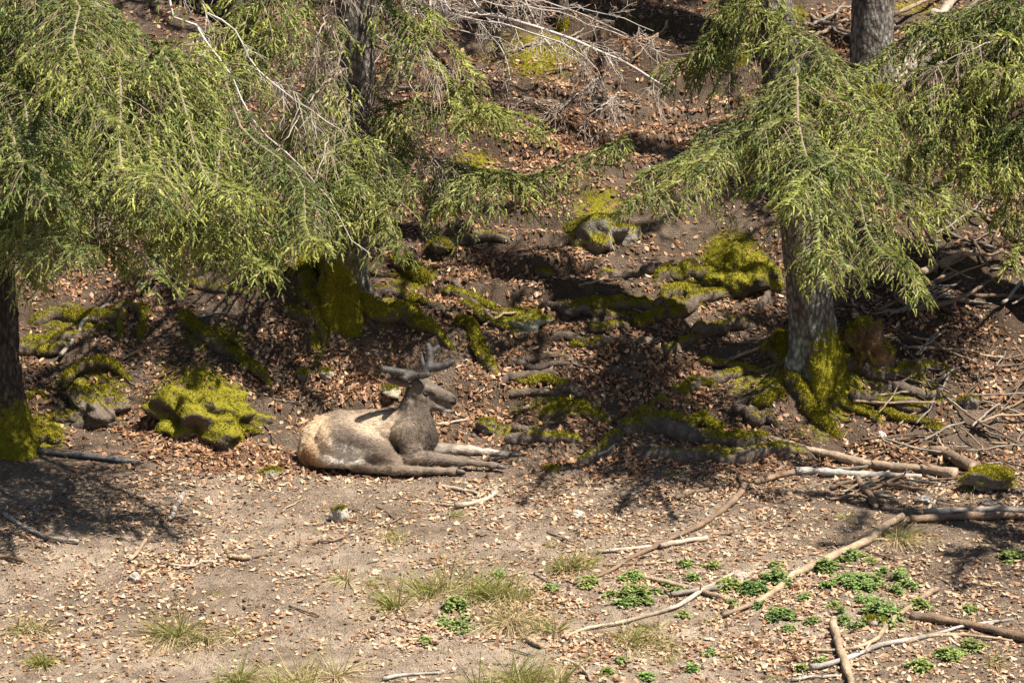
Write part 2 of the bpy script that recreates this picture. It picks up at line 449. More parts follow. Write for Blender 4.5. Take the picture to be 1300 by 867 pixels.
def add_trunk(parent, base, top, r0, r1, hgt_pts, seed, col=(.20, .165, .14), flare=.55, lobes=5, mossh=.5, mossdir=None, lichen=.0):
    n = 150; t = np.linspace(0, 1, n) ** 1.6
    ax = base[None] * (1 - t[:, None]) + top[None] * t[:, None]
    Ht = top[2] - base[2]
    h = t * Ht
    ax[:, 0] += .04 * np.sin(h * .9 + seed); ax[:, 1] += .04 * np.sin(h * .7 + seed * 2)
    ax[:, 2] -= .25 * (1 - np.clip(h / .6, 0, 1)) * 0 + 0
    nseg = 48
    a = np.linspace(0, 2 * np.pi, nseg, endpoint=False)
    ang = a[None] + 0 * h[:, None]
    rad = (r0 + (r1 - r0) * t)[:, None] * np.ones((1, nseg))
    fl = np.exp(-np.clip(h, 0, None) / .28)[:, None]
    rad = rad * (1 + flare * fl * (.55 + .6 * np.cos(lobes * ang + seed) * .6 + .5 * np.cos((lobes - 2) * ang + 2.1 * seed) * .5))
    X = ax[:, 0:1] + rad * np.cos(ang); Y = ax[:, 1:2] + rad * np.sin(ang); Z = ax[:, 2:3] + 0 * ang
    nz = noise3(X * 5, Y * 5, Z * 2.2, seed) * .05 + noise3(X * 24, Y * 24, Z * 11, seed + 1) * .05 + noise3(X * 60, Y * 60, Z * 26, seed + 2) * .03
    X = ax[:, 0:1] + rad * (1 + nz) * np.cos(ang); Y = ax[:, 1:2] + rad * (1 + nz) * np.sin(ang)
    Z[0] -= .35
    V = np.stack([X, Y, Z], -1).reshape(-1, 3)
    i = np.arange(n - 1)[:, None]; j = np.arange(nseg)[None]; jn = (j + 1) % nseg
    A = i * nseg + j; B = i * nseg + jn; C = (i + 1) * nseg + jn; D = (i + 1) * nseg + j
    T = np.concatenate([np.stack([A, B, C], -1).reshape(-1, 3), np.stack([A, C, D], -1).reshape(-1, 3)])
    V = np.vstack([V, top]); m = (n - 1) * nseg; j = np.arange(nseg)
    T = np.vstack([T, np.stack([m + j, m + (j + 1) % nseg, np.full(nseg, len(V) - 1)], 1)])
    hh = np.append(np.repeat(h, nseg), Ht); aa = np.append(ang.ravel(), 0)
    mo = .55 * np.exp(-(hh / mossh) ** 2)
    if mossdir is not None: mo = mo * (.35 + .65 * np.clip(.5 + .8 * np.cos(aa - mossdir), 0, 1)) + .25 * np.exp(-(hh / (mossh * 2)) ** 2) * np.clip(np.cos(aa - mossdir), 0, 1)
    c = np.array(col)[None] * (1 + .22 * noise3(V[:, 0] * 3, V[:, 1] * 3, V[:, 2] * 1.5, seed + 4))[:, None]
    if lichen:
        lf = np.clip(lichen * np.exp(-((hh - .35) / .5) ** 2) * (.6 + noise3(V[:, 0] * 8, V[:, 1] * 8, V[:, 2] * 5, 3)), 0, 1)[:, None]
        c = c * (1 - lf) + np.array([.42, .45, .38]) * lf
    mb = MB(); mb.add(V, T, c, mo)
    o = mb.build('trunk', M['bark'], parent, base)
    w = np.clip((mo - .34) * 3, 0, 1)
    if w.max() > .1:
        rng = np.random.default_rng(seed)
        p, nn, f = sample_surface(V, T, 2600, rng, w)
        mm = MB(); moss_fuzz(mm, p, nn, rng); q = mm.build('moss', M['moss'], o, base, smooth=False); q['kind'] = 'stuff'
    return o

# ------------------------------------------------------------------ spruce foliage
def needles(o, d, ln, col, rng, per=9, nl=.018, w=.0052, core=.0052):
    """shoots: a spindle core dressed in needles. o,d (n,3), ln (n,), col (n,3)"""
    n = len(o)
    u = norm(np.cross(d, rng.normal(size=d.shape))); v = np.cross(d, u)
    t = (np.arange(per) + .3)[None] / per + rng.uniform(-.04, .04, (n, per))
    ph = np.arange(per)[None] * 2.399 + rng.uniform(0, 6.28, (n, 1))
    rad = u[:, None] * np.cos(ph)[..., None] + v[:, None] * np.sin(ph)[..., None]
    b = o[:, None] + d[:, None] * (t * ln[:, None])[..., None]
    nd = norm(d[:, None] * .8 + rad * .8 + np.array([0, 0, .1]))
    L = nl * (1.05 - .35 * t ** 3) * rng.uniform(.8, 1.15, (n, per))
    sd = norm(np.cross(nd, rng.normal(size=nd.shape))) * (w / 2)
    V = np.stack([b - sd, b + sd, b + nd * L[..., None]], 2).reshape(-1, 3)
    T = np.arange(len(V)).reshape(-1, 3)
    C = np.repeat(np.repeat(col, per, 0) * rng.uniform(.75, 1.25, (n * per, 1)), 3, 0)
    # three-sided spindle
    ring = [o + d * (ln * .08)[:, None] + (u * math.cos(k * 2.094) + v * math.sin(k * 2.094)) * core for k in range(3)]
    W = np.stack(ring + [o + d * (ln * 1.08)[:, None]], 1).reshape(-1, 3)
    q = np.array([[3, 0, 1], [3, 1, 2], [3, 2, 0]])
    Q = (np.arange(n)[:, None, None] * 4 + q[None]).reshape(-1, 3)
    return np.vstack([V, W]), np.vstack([T, Q + len(V)]), np.vstack([C, np.repeat(col * .95, 4, 0)])
def thin(mb, A, B, r, col, seed=0):
    """many straight 3-sided sticks A->B"""
    n = len(A)
    d = norm(B - A); u = norm(np.cross(d, np.array([.31, .17, .93]))); v = np.cross(d, u)
    V = []
    for P0, rr in ((A, r), (B, r * .6)):
        for k in range(3):
            a = k * 2.094
            V.append(P0 + (u * math.cos(a) + v * math.sin(a)) * (rr if np.isscalar(rr) else rr[:, None]))
    V = np.stack(V, 1)
    q = np.array([[0, 1, 4], [0, 4, 3], [1, 2, 5], [1, 5, 4], [2, 0, 3], [2, 3, 5]])
    T = (np.arange(n)[:, None, None] * 6 + q[None]).reshape(-1, 3)
    c = np.asarray(col, float)
    mb.add(V.reshape(-1, 3), T, c if c.ndim == 1 else np.repeat(c, 6, 0))
def flat(mb, A, B, w, col):
    """hair-thin twiglets as two crossed slivers"""
    d = norm(B - A); u = norm(np.cross(d, np.array([.3, 1.0, .1]))) * w; v = np.cross(d, u)
    V = np.stack([A - u, A + u, B, A - v, A + v], 1).reshape(-1, 3)
    T = (np.arange(len(A))[:, None, None] * 5 + np.array([[0, 1, 2], [3, 4, 2]])[None]).reshape(-1, 3)
    mb.add(V, T, np.repeat(col, 5, 0))
SHOOTS = [0]
DIAG = False
def diag(O, name, seed, p0, p1):
    S = np.array(TO_SUN); q = O[::7].copy(); t = np.linspace(0, 16, 160)
    R_ = q[:, None] - S[None, None] * t[None, :, None]
    hit = R_[..., 2] < H0(R_[..., 0], R_[..., 1]); i = hit.argmax(1)
    g = R_[np.arange(len(q)), i]; px, py = proj(g)
    dx = ((px > 380) & (px < 600) & (py > 500) & (py < 605)).mean()
    print('DIAG', seed, 'tip', [int(c) for c in proj(p1)], np.round(p1, 1), 'n', len(O), 'shadow x %d..%d y %d..%d' % (np.percentile(px, 10), np.percentile(px, 90), np.percentile(py, 10), np.percentile(py, 90)), 'deer %.2f' % dx)
def spruce_branch(parent, loc, p0, p1, hang, seed, lat=.55, dens=1.0, tone=1.0, name='branch', bare=.25, arch=.14, mid=None, low=False, weep=1.0):
    rng = np.random.default_rng(seed)
    p0 = np.asarray(p0, float); p1 = np.asarray(p1, float)
    L = np.linalg.norm(p1 - p0)
    if mid is None:
        ar = arch * rng.uniform(.5, 1.6); sw = np.cross(norm(p1 - p0), [0, 0, 1.0]) * L * rng.uniform(-.12, .12)
        mid = [p0 * .68 + p1 * .32 + np.array([0, 0, ar * .85 * L]) + sw * .8, p0 * .32 + p1 * .68 + np.array([0, 0, ar * .75 * L]) + sw, p0 * .1 + p1 * .9 + np.array([0, 0, ar * .2 * L]) + sw * .4]
    ax = spline(np.array([p0] + [np.asarray(q, float) for q in mid] + [p1]), 22)
    wob = np.stack([noise3(np.arange(22) * .30, seed * .7 + .3, k * 3.1, seed) for k in range(3)], 1)
    ax += wob * np.array([.085, .085, .075]) * L * np.sin(np.linspace(0, 2.4, 22))[:, None]
    ax[:, 2] += .05 * L * np.clip(np.linspace(-3.2, 1, 22), 0, 1) ** 1.5
    L = np.linalg.norm(np.diff(ax, axis=0), axis=1).sum()
    tang = norm(np.gradient(ax, axis=0))
    latv = norm(np.cross(tang, np.array([0, 0, 1.0])))
    rb = (.007 + .0045 * L) * np.linspace(1, .2, 22)
    mb = MB()
    V, T = tube(ax, rb, 5, .15, 9, seed, cap=False)
    barkc = np.array([.20, .155, .115])
    mb.add(V, T, barkc * (1 + .3 * rng.standard_normal((len(V), 1)) * .3))
    # secondary twigs
    step = .055 / dens
    s = np.arange(bare * L * .6, L, step) / L
    s = np.clip(s + rng.uniform(-.3, .3, len(s)) * step / L, 0, 1)
    n2 = len(s); side = np.where(np.arange(n2) % 2 == 0, 1, -1)
    idx = s * 21; i0 = np.clip(idx.astype(int), 0, 20); fr = (idx - i0)[:, None]
    B = ax[i0] * (1 - fr) + ax[i0 + 1] * fr; tg = tang[i0]; lv = latv[i0]
    prof = np.clip(np.minimum(s / .28, (1.10 - s) / .42), .15, 1)
    l2 = lat * prof * rng.uniform(.55, 1.15, n2) * min(1, .5 + .3 * L)
    d2 = norm(lv * side[:, None] * .85 + tg * rng.uniform(.35, .85, (n2, 1)) + rng.normal(size=(n2, 3)) * .10 + np.array([0, 0, .05]))
    droop = rng.uniform(.25, .8, n2)
    k = 4
    tt = np.linspace(0, 1, k)
    pts = B[:, None] + d2[:, None] * (l2[:, None] * tt)[..., None] - np.array([0, 0, 1.0]) * (droop * l2)[:, None, None] * (tt ** 2)[None, :, None]
    tw = np.array([.26, .195, .14])
    for q in range(k - 1):
        thin(mb, pts[:, q], pts[:, q + 1], .0042 * (1 - q * .17), tw * rng.uniform(.6, 1.5, (n2, 1)))
    # hanging branchlets, alternately left and right of each twig
    spacing = (.046 if not low else .075) / dens
    cnt = np.maximum(2, (l2 / spacing).astype(int)); rep = np.repeat(np.arange(n2), cnt)
    u = np.concatenate([(np.arange(c) + .5) / c for c in cnt]) + rng.uniform(-.05, .05, cnt.sum())
    u = np.clip(u, .05, 1)
    seg = np.clip((u * (k - 1)).astype(int), 0, k - 2); f = (u * (k - 1) - seg)[:, None]
    o3 = pts[rep, seg] * (1 - f) + pts[rep, seg + 1] * f
    t3 = norm(pts[rep, seg + 1] - pts[rep, seg])
    wv = weep * rng.uniform(.4, 1.2, len(rep)) * (1 + .6 * noise3(o3[:, 0] * 2.2, o3[:, 1] * 2.2, o3[:, 2] * 2.2, 29))
    l3 = (.09 + hang * .55 * rng.uniform(.1, 1.0, len(rep)) * wv) * (.6 + .4 * np.sin(np.pi * np.clip(u, 0, 1)) ** .7) * (.55 + .45 * prof[rep])
    alt = np.where(np.arange(len(rep)) % 2 == 0, 1.0, -1.0)[:, None]
    sd3 = norm(np.cross(t3, np.array([0, 0, 1.0]))) * alt
    d3a = norm(t3 * .7 + sd3 * rng.uniform(.4, .9, (len(rep), 1)) + np.array([0, 0, -.25]) * wv[:, None] + rng.normal(size=o3.shape) * .12)
    d3b = norm(t3 * .35 + sd3 * .25 + np.array([0, 0, -.9]) * wv[:, None] + rng.normal(size=o3.shape) * .16)
    m3 = o3 + d3a * (l3 * .4)[:, None]; e3 = m3 + d3b * (l3 * .6)[:, None]
    flat(mb, o3, m3, .0026, tw * rng.uniform(.5, 1.3, (len(rep), 1)))
    de = rng.random(len(rep)) < .35; flat(mb, m3[de], e3[de], .0022, tw * rng.uniform(.4, 1.2, (de.sum(), 1)))
    br = mb.build(name, M['twig'], parent, loc)
    # shoots: plump needle fingers along the branchlets
    clump = noise3(o3[:, 0] * 3.2, o3[:, 1] * 3.2, o3[:, 2] * 3.2, 19) + .4 * noise3(o3[:, 0] * 8, o3[:, 1] * 8, o3[:, 2] * 8, 20)
    live = rng.random(len(rep)) < np.clip(.52 + 1.5 * np.clip(clump, -.6, .35) + (s[rep] - bare) * .9 + .35 * u, 0.03, .97)
    O, D, LN, TIP = [], [], [], []
    sp = .042 if not low else .07
    mi = np.nonzero(live)[0]
    c3 = np.maximum(2, (l3[mi] / sp).astype(int)); r3 = np.repeat(mi, c3)
    w = np.concatenate([(np.arange(c) + .7) / c for c in c3])
    pos = np.where((w < .4)[:, None], o3[r3] + d3a[r3] * (l3[r3] * w)[:, None], m3[r3] + d3b[r3] * (l3[r3] * (w - .4))[:, None])
    dd = np.where((w < .4)[:, None], d3a[r3], d3b[r3])
    sw = norm(np.cross(dd, rng.normal(size=dd.shape))) * np.where(np.arange(len(w)) % 2 == 0, 1, -1)[:, None]
    last = w > 1 - .5 / np.repeat(c3, c3)
    sw[last] *= .15
    O.append(pos); D.append(norm(dd + sw * rng.uniform(.3, .75, (len(pos), 1)) + rng.normal(size=pos.shape) * .12)); LN.append(rng.uniform(.045, .085, len(pos))); TIP.append(w)
    # fingers along the twigs and at their ends, forming the flat top of the spray
    keep = (rng.random(len(rep)) < np.clip(s[rep] * 1.2 + u * .5, 0, 1)) & (clump > -.35)
    O.append(o3[keep]); D.append(norm(t3[keep] + sd3[keep] * .55 + np.array([0, 0, .10]) + rng.normal(size=o3[keep].shape) * .15)); LN.append(rng.uniform(.05, .09, keep.sum())); TIP.append(np.clip(u[keep] + .35, 0, 1))
    na = int(L / .022); sa = np.linspace(min(.9, bare * .8), 1, na) * 21; ia = np.clip(sa.astype(int), 0, 20)
    pa = ax[ia] * (1 - (sa - ia))[:, None] + ax[ia + 1] * (sa - ia)[:, None]
    for sgn in (-1, 1):
        O.append(pa); D.append(norm(tang[ia] * .8 + latv[ia] * sgn * .7 + np.array([0, 0, .22]) + rng.normal(size=pa.shape) * .22)); LN.append(rng.uniform(.05, .085, na)); TIP.append(rng.uniform(.5, 1, na))
    e2 = pts[:, -1]; O.append(e2); D.append(norm(pts[:, -1] - pts[:, -2])); LN.append(rng.uniform(.06, .1, n2)); TIP.append(np.ones(n2))
    O = np.concatenate(O); D = np.concatenate(D); LN = np.concatenate(LN); TIP = np.concatenate(TIP)
    old = np.array([.13, .18, .055]); new = np.array([.46, .48, .125])
    mixf = np.clip(.10 + .6 * TIP ** 1.5 + rng.normal(size=len(TIP)) * .22 + .55 * noise3(O[:, 0] * 2.5, O[:, 1] * 2.5, O[:, 2] * 2.5, 9), 0, 1)[:, None]
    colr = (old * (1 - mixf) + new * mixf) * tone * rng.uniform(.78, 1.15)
    gry = rng.random(len(O)) < .07; colr[gry] = np.array([.20, .16, .095])
    if low: V, T, C = needles(O, D, LN * 1.7, colr, rng, 2, .034, .016, .013)
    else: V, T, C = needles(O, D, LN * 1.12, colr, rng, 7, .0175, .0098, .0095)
    SHOOTS[0] += len(O)
    if DIAG: diag(O, name, seed, p0, p1)
    fm = MB(); fm.add(V, T, C)
    fo = fm.build('foliage', M['needle'], br, loc, smooth=False)
    fo['kind'] = 'stuff'
    return br

def bare_branch(parent, loc, ctrl, r0, r1, seed, col, name='bare_branch', subs=14, sublen=.5, depth=2, buds=False, droop=.25, white=.0):
    """leafless branch with forking twigs along a 3-D control polyline"""
    rng = np.random.default_rng(seed)
    mb = MB(); col = np.array(col)
    ax = spline(np.array(ctrl), 30)
    ax[1:-1] += rng.normal(size=ax[1:-1].shape) * .008
    r = np.linspace(r0, r1, 30)
    V, T = tube(ax, r, 7, .18, 14, seed)
    pale = np.clip(.5 + noise3(V[:, 0] * 9, V[:, 1] * 9, V[:, 2] * 9, seed) * 1.3, 0, 1)[:, None]
    mb.add(V, T, col * (1 - white * pale) + np.array([.55, .53, .50]) * white * pale)
    def rec(axis_, rr, ln, lev):
        n = len(axis_); tg = norm(np.gradient(axis_, axis=0))
        k = subs if lev == 0 else max(2, int(subs * (.42 if lev == 1 else .2)))
        for q in range(k):
            i = int(rng.uniform(.15 if lev == 0 else .1, .98) * (n - 1))
            sd = norm(np.cross(tg[i], rng.normal(size=3)))
            d = norm(tg[i] * rng.uniform(.5, 1.1) + sd * .8)
            L = ln * rng.uniform(.35, 1.1) * (1.1 - .5 * i / n)
            m = 6; t = np.linspace(0, 1, m)[:, None]
            a = axis_[i] + d * L * t + np.array([0, 0, -droop]) * L * t ** 2 + np.cumsum(rng.normal(size=(m, 3)) * .02 * L * 2, 0) * t
            rs = max(.0034, rr[min(i, len(rr) - 1)] * .45)
            V, T = tube(a, np.linspace(rs, max(.0024, rs * .45), m), 3, 0, cap=False)
            mb.add(V, T, (col * rng.uniform(.75, 1.25) * (1 - white * .5) + np.array([.5, .47, .43]) * white * .5))
            if buds and lev > 0:
                e = a[[2, 4, 5]]; dd = norm(tg[i] * .3 + rng.normal(size=e.shape) * .5 + d)
                V, T = blades(e, dd, np.full(3, .03), np.full(3, .008), rng); mb.add(V, T, (.30, .17, .09))
            if lev + 1 < depth: rec(a, np.linspace(rs, rs * .4, m), ln * .5, lev + 1)
    rec(ax, r, sublen, 0)
    return mb.build(name, M['twig'], parent, loc)

# ================================================================== TREES
class Tree: pass
def spruce(base_px, trunk_x, r0, label, group, seed, height=11, lean_y=0.0, **k):
    """trunk_x: (px at row 0) fixes the lean; base_px fixes the foot"""
    t = Tree(); b = G(*base_px); t.b = b
    q = P(trunk_x, 0, b[1])
    ux = (q[0] - b[0]) / max(.5, q[2] - b[2])
    top = b + np.array([ux * height * .9, lean_y * height, height])
    t.top = top
    t.root = thing('spruce_tree', label, 'tree', b, group)
    add_trunk(t.root, b, top, r0, r0 * .42, None, seed, **k)
    def at_row(row):
        lo, hi = 0.0, 1.0
        for _ in range(40):
            m = (lo + hi) / 2; p = b + (top - b) * m
            if proj(p)[1] > row: lo = m
            else: hi = m
        return b + (top - b) * lo
    t.at = at_row
    return t
GRP = 'spruce trees on the wooded bank'
T1 = spruce((-12, 558), -26, .33, 'spruce with dark trunk and moss-green flared foot beside the dark pole', GRP, 3, col=(.12, .095, .08), flare=.75, lobes=4, mossh=.42, mossdir=R(-25))
T2 = spruce((440, 385), 452, .21, 'spruce whose big mossy root arches over the hollow behind the deer', GRP, 5, col=(.27, .235, .205), flare=.7, mossh=.55, mossdir=R(-120), lichen=.25)
T3 = spruce((1032, 462), 981, .225, 'spruce with pale lichen patch on its trunk and a long mossy root running downhill', GRP, 8, col=(.25, .205, .18), flare=.62, mossh=.42, mossdir=R(-30), lichen=1.0)
T4 = spruce((1112, 112), 1110, .25, 'grey scaly spruce trunk high on the bank behind leaning dead branches', GRP, 11, col=(.22, .185, .16), flare=.2, mossh=.15, lichen=.3)
T5 = spruce((712, 34), 711, .075, 'slim far spruce stem above the mossy ground', GRP, 13, height=7, col=(.2, .16, .13), flare=.1, mossh=.2)
T6 = spruce((1400, 430), 1400, .25, 'spruce at the edge of the brush pile with long weeping branches', GRP, 17, col=(.2, .165, .14))
T7 = spruce((318, 40), 316, .2, 'spruce half hidden uphill between the dark-trunked and the arching-root spruces', GRP, 19, col=(.2, .165, .14))
T8 = spruce((935, 70), 935, .16, 'slim spruce hidden uphill behind the boughs of the lichen-patched spruce', GRP, 23, col=(.2, .165, .14))
def fol(t, row, tip, dY, hang=.42, lat=.55, seed=[100], **k):
    seed[0] += 1
    p0 = t.at(row)
    p1 = P(tip[0], tip[1], p0[1] + dY)
    g = float(H(p1[0], p1[1])) + .35
    p1[2] = max(p1[2], g)
    return spruce_branch(t.root, t.b, p0, p1, hang, seed[0], lat, **k)
# left spruce, boughs reaching right and forward
for row, tip, dY, hang, lat in [
    (-30, (60, 130), -1.9, .45, .55), (0, (165, 150), -.5, .45, .55), (40, (70, 215), -2.2, .45, .6),
    (60, (195, 225), -1.7, .45, .6), (110, (110, 285), -2.3, .45, .6), (140, (215, 300), -2.3, .4, .6), (170, (50, 350), -2.2, .45, .55),
    (200, (165, 350), -1.6, .35, .55), (235, (45, 372), -1.7, .25, .42), (-90, (20, 60), -1.6, .45, .55), (90, (10, 250), -2.0, .45, .55), (150, (10, 320), -1.8, .4, .5)]:
    fol(T1, row, tip, dY - (1.5 if dY < -1.7 else 0), hang, lat)
for row, tip, dY, hang, lat in [(-20, (235, 70), -.2, .42, .6), (20, (250, 175), -.5, .45, .6), (70, (140, 190), -2.9, .45, .6), (160, (130, 340), -2.6, .4, .55), (130, (180, 270), -2.8, .42, .6), (120, (60, 280), -2.8, .42, .6)]:
    fol(T1, row, tip, dY - (1.5 if dY < -1.7 else 0), hang, lat)
for row, tip, dY, hang, lat in [(60, (215, 310), -2.8, .42, .6), (90, (262, 360), -2.9, .42, .6), (110, (318, 375), -3.0, .42, .6), (130, (230, 378), -3.3, .40, .55), (70, (395, 340), -3.1, .40, .55), (60, (425, 335), -2.8, .42, .55), (30, (365, 300), -3.1, .42, .55)]:
    fol(T1, row, tip, dY, hang, lat)
# middle spruce, boughs to the left and forward
for row, tip, dY, hang, lat in [
    (-90, (330, 30), -1.3, .42, .55), (-70, (230, 60), -1.6, .42, .6), (-30, (300, 120), -1.7, .45, .6), (-10, (200, 150), -1.8, .42, .6),
    (45, (345, 215), -1.5, .48, .6), 
    (90, (290, 340), -1.6, .45, .62), (110, (395, 265), -1.3, .42, .45), (120, (345, 340), -1.3, .38, .5), (140, (440, 300), -1.6, .42, .5),
    (150, (505, 325), -1.8, .45, .55), (130, (525, 250), -1.2, .45, .45), (105, (510, 180), -.7, .35, .35)]:
    fol(T2, row, tip, dY, hang, lat, bare=.55 if row < 125 else .3)
for row, tip, dY, hang, lat in [(175, (460, 255), -1.9, .42, .4)]:
    fol(T2, row, tip, dY, hang, lat, bare=.55 if row < 125 else .3)
# middle spruce, boughs to the right
for row, tip, dY, hang, lat in [(-50, (520, 60), -.7, .32, .4), (-10, (615, 110), -.9, .40, .42), (30, (668, 165), -1.0, .38, .42), (50, (590, 150), -1.1, .38, .4)]:
    fol(T2, row, tip, dY, hang, lat, bare=.55 if row < 125 else .3)
fol(T2, 160, (700, 178), -1.3, .40, .42)
fol(T2, 172, (782, 205), -1.3, .55, .60, bare=.5, dens=1.35, arch=.0, mid=[P(560, 214, T2.b[1] - .6), P(655, 232, T2.b[1] - 1.0)])
# right spruce: shaded boughs at the back and the bright fan in front
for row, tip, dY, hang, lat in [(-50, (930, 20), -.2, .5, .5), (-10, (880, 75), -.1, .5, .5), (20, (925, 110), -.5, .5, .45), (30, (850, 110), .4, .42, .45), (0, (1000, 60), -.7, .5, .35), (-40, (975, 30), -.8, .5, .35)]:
    fol(T3, row, tip, dY, hang, lat, tone=.8)  # tone darkens the needle colour to paint in the shade at the back
for row, tip, dY, hang, lat in [(140, (905, 255), -1.9, .34, .4), (120, (975, 265), -2.0, .36, .45),
    (135, (1055, 335), -2.2, .40, .45), (120, (1105, 355), -1.9, .42, .42), (110, (1150, 365), -1.5, .40, .40), (125, (1010, 300), -2.2, .38, .42), (100, (1080, 260), -2.0, .45, .5), (80, (1120, 190), -1.5, .5, .5), (60, (1075, 140), -1.2, .45, .4)]:
    fol(T3, row, tip, dY - (1.4 if tip[0] in (905, 1055, 1010, 1150) else .6), hang, lat)
Y3 = T3.b[1]
fol(T3, 172, (782, 282), -1.9, .36, .5, bare=.35, dens=1.2, mid=[P(962, 172, Y3 - .6), P(885, 220, Y3 - 1.4)])
fol(T3, 150, (820, 250), -1.4, .34, .42, bare=.4, mid=[P(965, 150, Y3 - .5), P(900, 190, Y3 - 1.0)])
fol(T3, 180, (1062, 385), -2.6, .4, .5, bare=.3, mid=[P(985, 190, Y3 - .9), P(1020, 270, Y3 - 1.9)])
fol(T3, 130, (1160, 392), -2.0, .4, .45, bare=.4, mid=[P(1050, 160, Y3 - .8), P(1120, 260, Y3 - 1.6)])
# spruce beyond the right edge: weeping boughs reaching in
for row, tip, dY, hang, lat in [(-60, (1215, 45), -1.0, .45, .5), (0, (1100, 105), -.9, .5, .55), (50, (1130, 165), -1.3, .55, .6), (90, (1170, 205), -1.4, .55, .6),
    (60, (1240, 110), -1.6, .5, .55), (130, (1225, 225), -1.5, .5, .55), (170, (1262, 290), -1.4, .5, .4), (210, (1285, 345), -1.3, .45, .32), (20, (1275, 60), -1.3, .5, .5), (110, (1290, 180), -1.4, .5, .5), (30, (1180, 100), -.4, .5, .55), (80, (1105, 225), -1.6, .6, .55), (60, (1080, 170), -1.2, .55, .5), (120, (1165, 285), -1.8, .55, .5), (40, (1160, 60), -.8, .5, .5)]:
    fol(T6, row, tip, dY, hang, lat)
# the crowns go on above the picture
def crown(t, n, z0, z1, lmax, seed):
    rng = np.random.default_rng(seed)
    for i in range(n):
        f = (i + rng.uniform(0, .8)) / n
        z = z0 + (z1 - z0) * f
        m = (z) / (t.top[2] - t.b[2]); p0 = t.b + (t.top - t.b) * m
        a = i * 2.4 + rng.uniform(-.5, .5)
        L = lmax * (1 - .65 * f) * rng.uniform(.75, 1.1)
        p1 = p0 + np.array([math.cos(a) * L, math.sin(a) * L, -.28 * L])
        spruce_branch(t.root, t.b, p0, p1, .4, seed * 50 + i, .5, dens=.55, low=True)
crown(T1, 14, 4.6, 10.5, 2.5, 31)
crown(T2, 26, 4.3, 10.5, 2.9, 32)
crown(T7, 18, 1.6, 10.5, 2.4, 37)
crown(T8, 20, 2.6, 10.5, 2.6, 38)
crown(T3, 14, 4.2, 10.5, 2.3, 33)
crown(T4, 10, 3.0, 10.5, 2.4, 34)
crown(T6, 12, 4.6, 10.5, 2.4, 36)
crown(T5, 14, 2.4, 6.5, 2.0, 35)

T9 = Tree(); T9.b = np.array([7.0, -3.4, float(H(7.0, -3.4))]); T9.top = T9.b + np.array([0, 0, 9.0])
T9.root = thing('spruce_tree', 'spruce on the open soil in front of the brush pile', 'tree', T9.b, GRP)
add_trunk(T9.root, T9.b, T9.top, .2, .08, None, 29)
crown(T9, 18, 2.4, 8.6, 2.3, 39)
# dead grey boughs
GREY = (.30, .26, .22)
Y2 = T2.b[1]; Y1 = T1.b[1]
def PP(l): return [P(a, b, y) for a, b, y in l]
bare_branch(T2.root, T2.b, [T2.at(-200)] + PP([(262, -20, Y2 - 1.7), (300, 40, Y2 - 1.9), (325, 85, Y2 - 2.1), (365, 120, Y2 - 2.2), (432, 165, Y2 - 2.3)]), .022, .004, 1, GREY, 'dead_branch', 12, .45, 2, white=.8)
bare_branch(T2.root, T2.b, [T2.at(-170), P(225, -10, Y2 - 2.0), P(252, 38, Y2 - 2.2)] + PP([(290, 92, Y2 - 2.4), (322, 155, Y2 - 2.5), (365, 195, Y2 - 2.5), (420, 255, Y2 - 2.5), (442, 300, Y2 - 2.5), (470, 322, Y2 - 2.5)]), .022, .004, 2, GREY, 'dead_branch', 12, .4, 2, white=.8)
bare_branch(T1.root, T1.b, [T1.at(-60)] + PP([(105, 2, Y1 - 2.0), (126, 40, Y1 - 2.1), (124, 95, Y1 - 2.1), (130, 150, Y1 - 2.1)]), .020, .004, 3, GREY, 'dead_branch', 10, .55, 2, droop=.5, white=.8)
bare_branch(T1.root, T1.b, [T1.at(290)] + PP([(20, 322, Y1 - 1.5), (55, 345, Y1 - 1.7), (90, 340, Y1 - 1.8)]), .014, .003, 4, GREY, 'dead_branch', 9, .28, 2, droop=.2, white=.5)
bare_branch(T2.root, T2.b, [T2.at(140)] + PP([(530, 140, Y2 - .5), (580, 185, Y2 - .7), (600, 225, Y2 - .8)]), .012, .003, 5, (.24, .18, .13), 'dead_branch', 14, .5, 2, droop=.5)
bare_branch(T2.root, T2.b, [T2.at(60)] + PP([(400, 80, Y2 - 1.0), (330, 60, Y2 - 1.3)]), .014, .003, 6, (.24, .18, .13), 'dead_branch', 14, .6, 2, droop=.4)
bare_branch(T3.root, T3.b, [T3.at(165)] + PP([(940, 210, T3.b[1] - 1.3), (870, 236, T3.b[1] - 1.4), (800, 262, T3.b[1] - 1.4), (770, 300, T3.b[1] - 1.4)]), .014, .003, 7, (.3, .24, .19), 'dead_branch', 16, .3, 2, droop=.6, white=.4)
bare_branch(T6.root, T6.b, [T6.at(20)] + PP([(1240, 60, T6.b[1] - 1.2), (1150, 110, T6.b[1] - 1.2)]), .016, .003, 9, (.28, .22, .17), 'dead_branch', 16, .5, 2, droop=.7, white=.3)

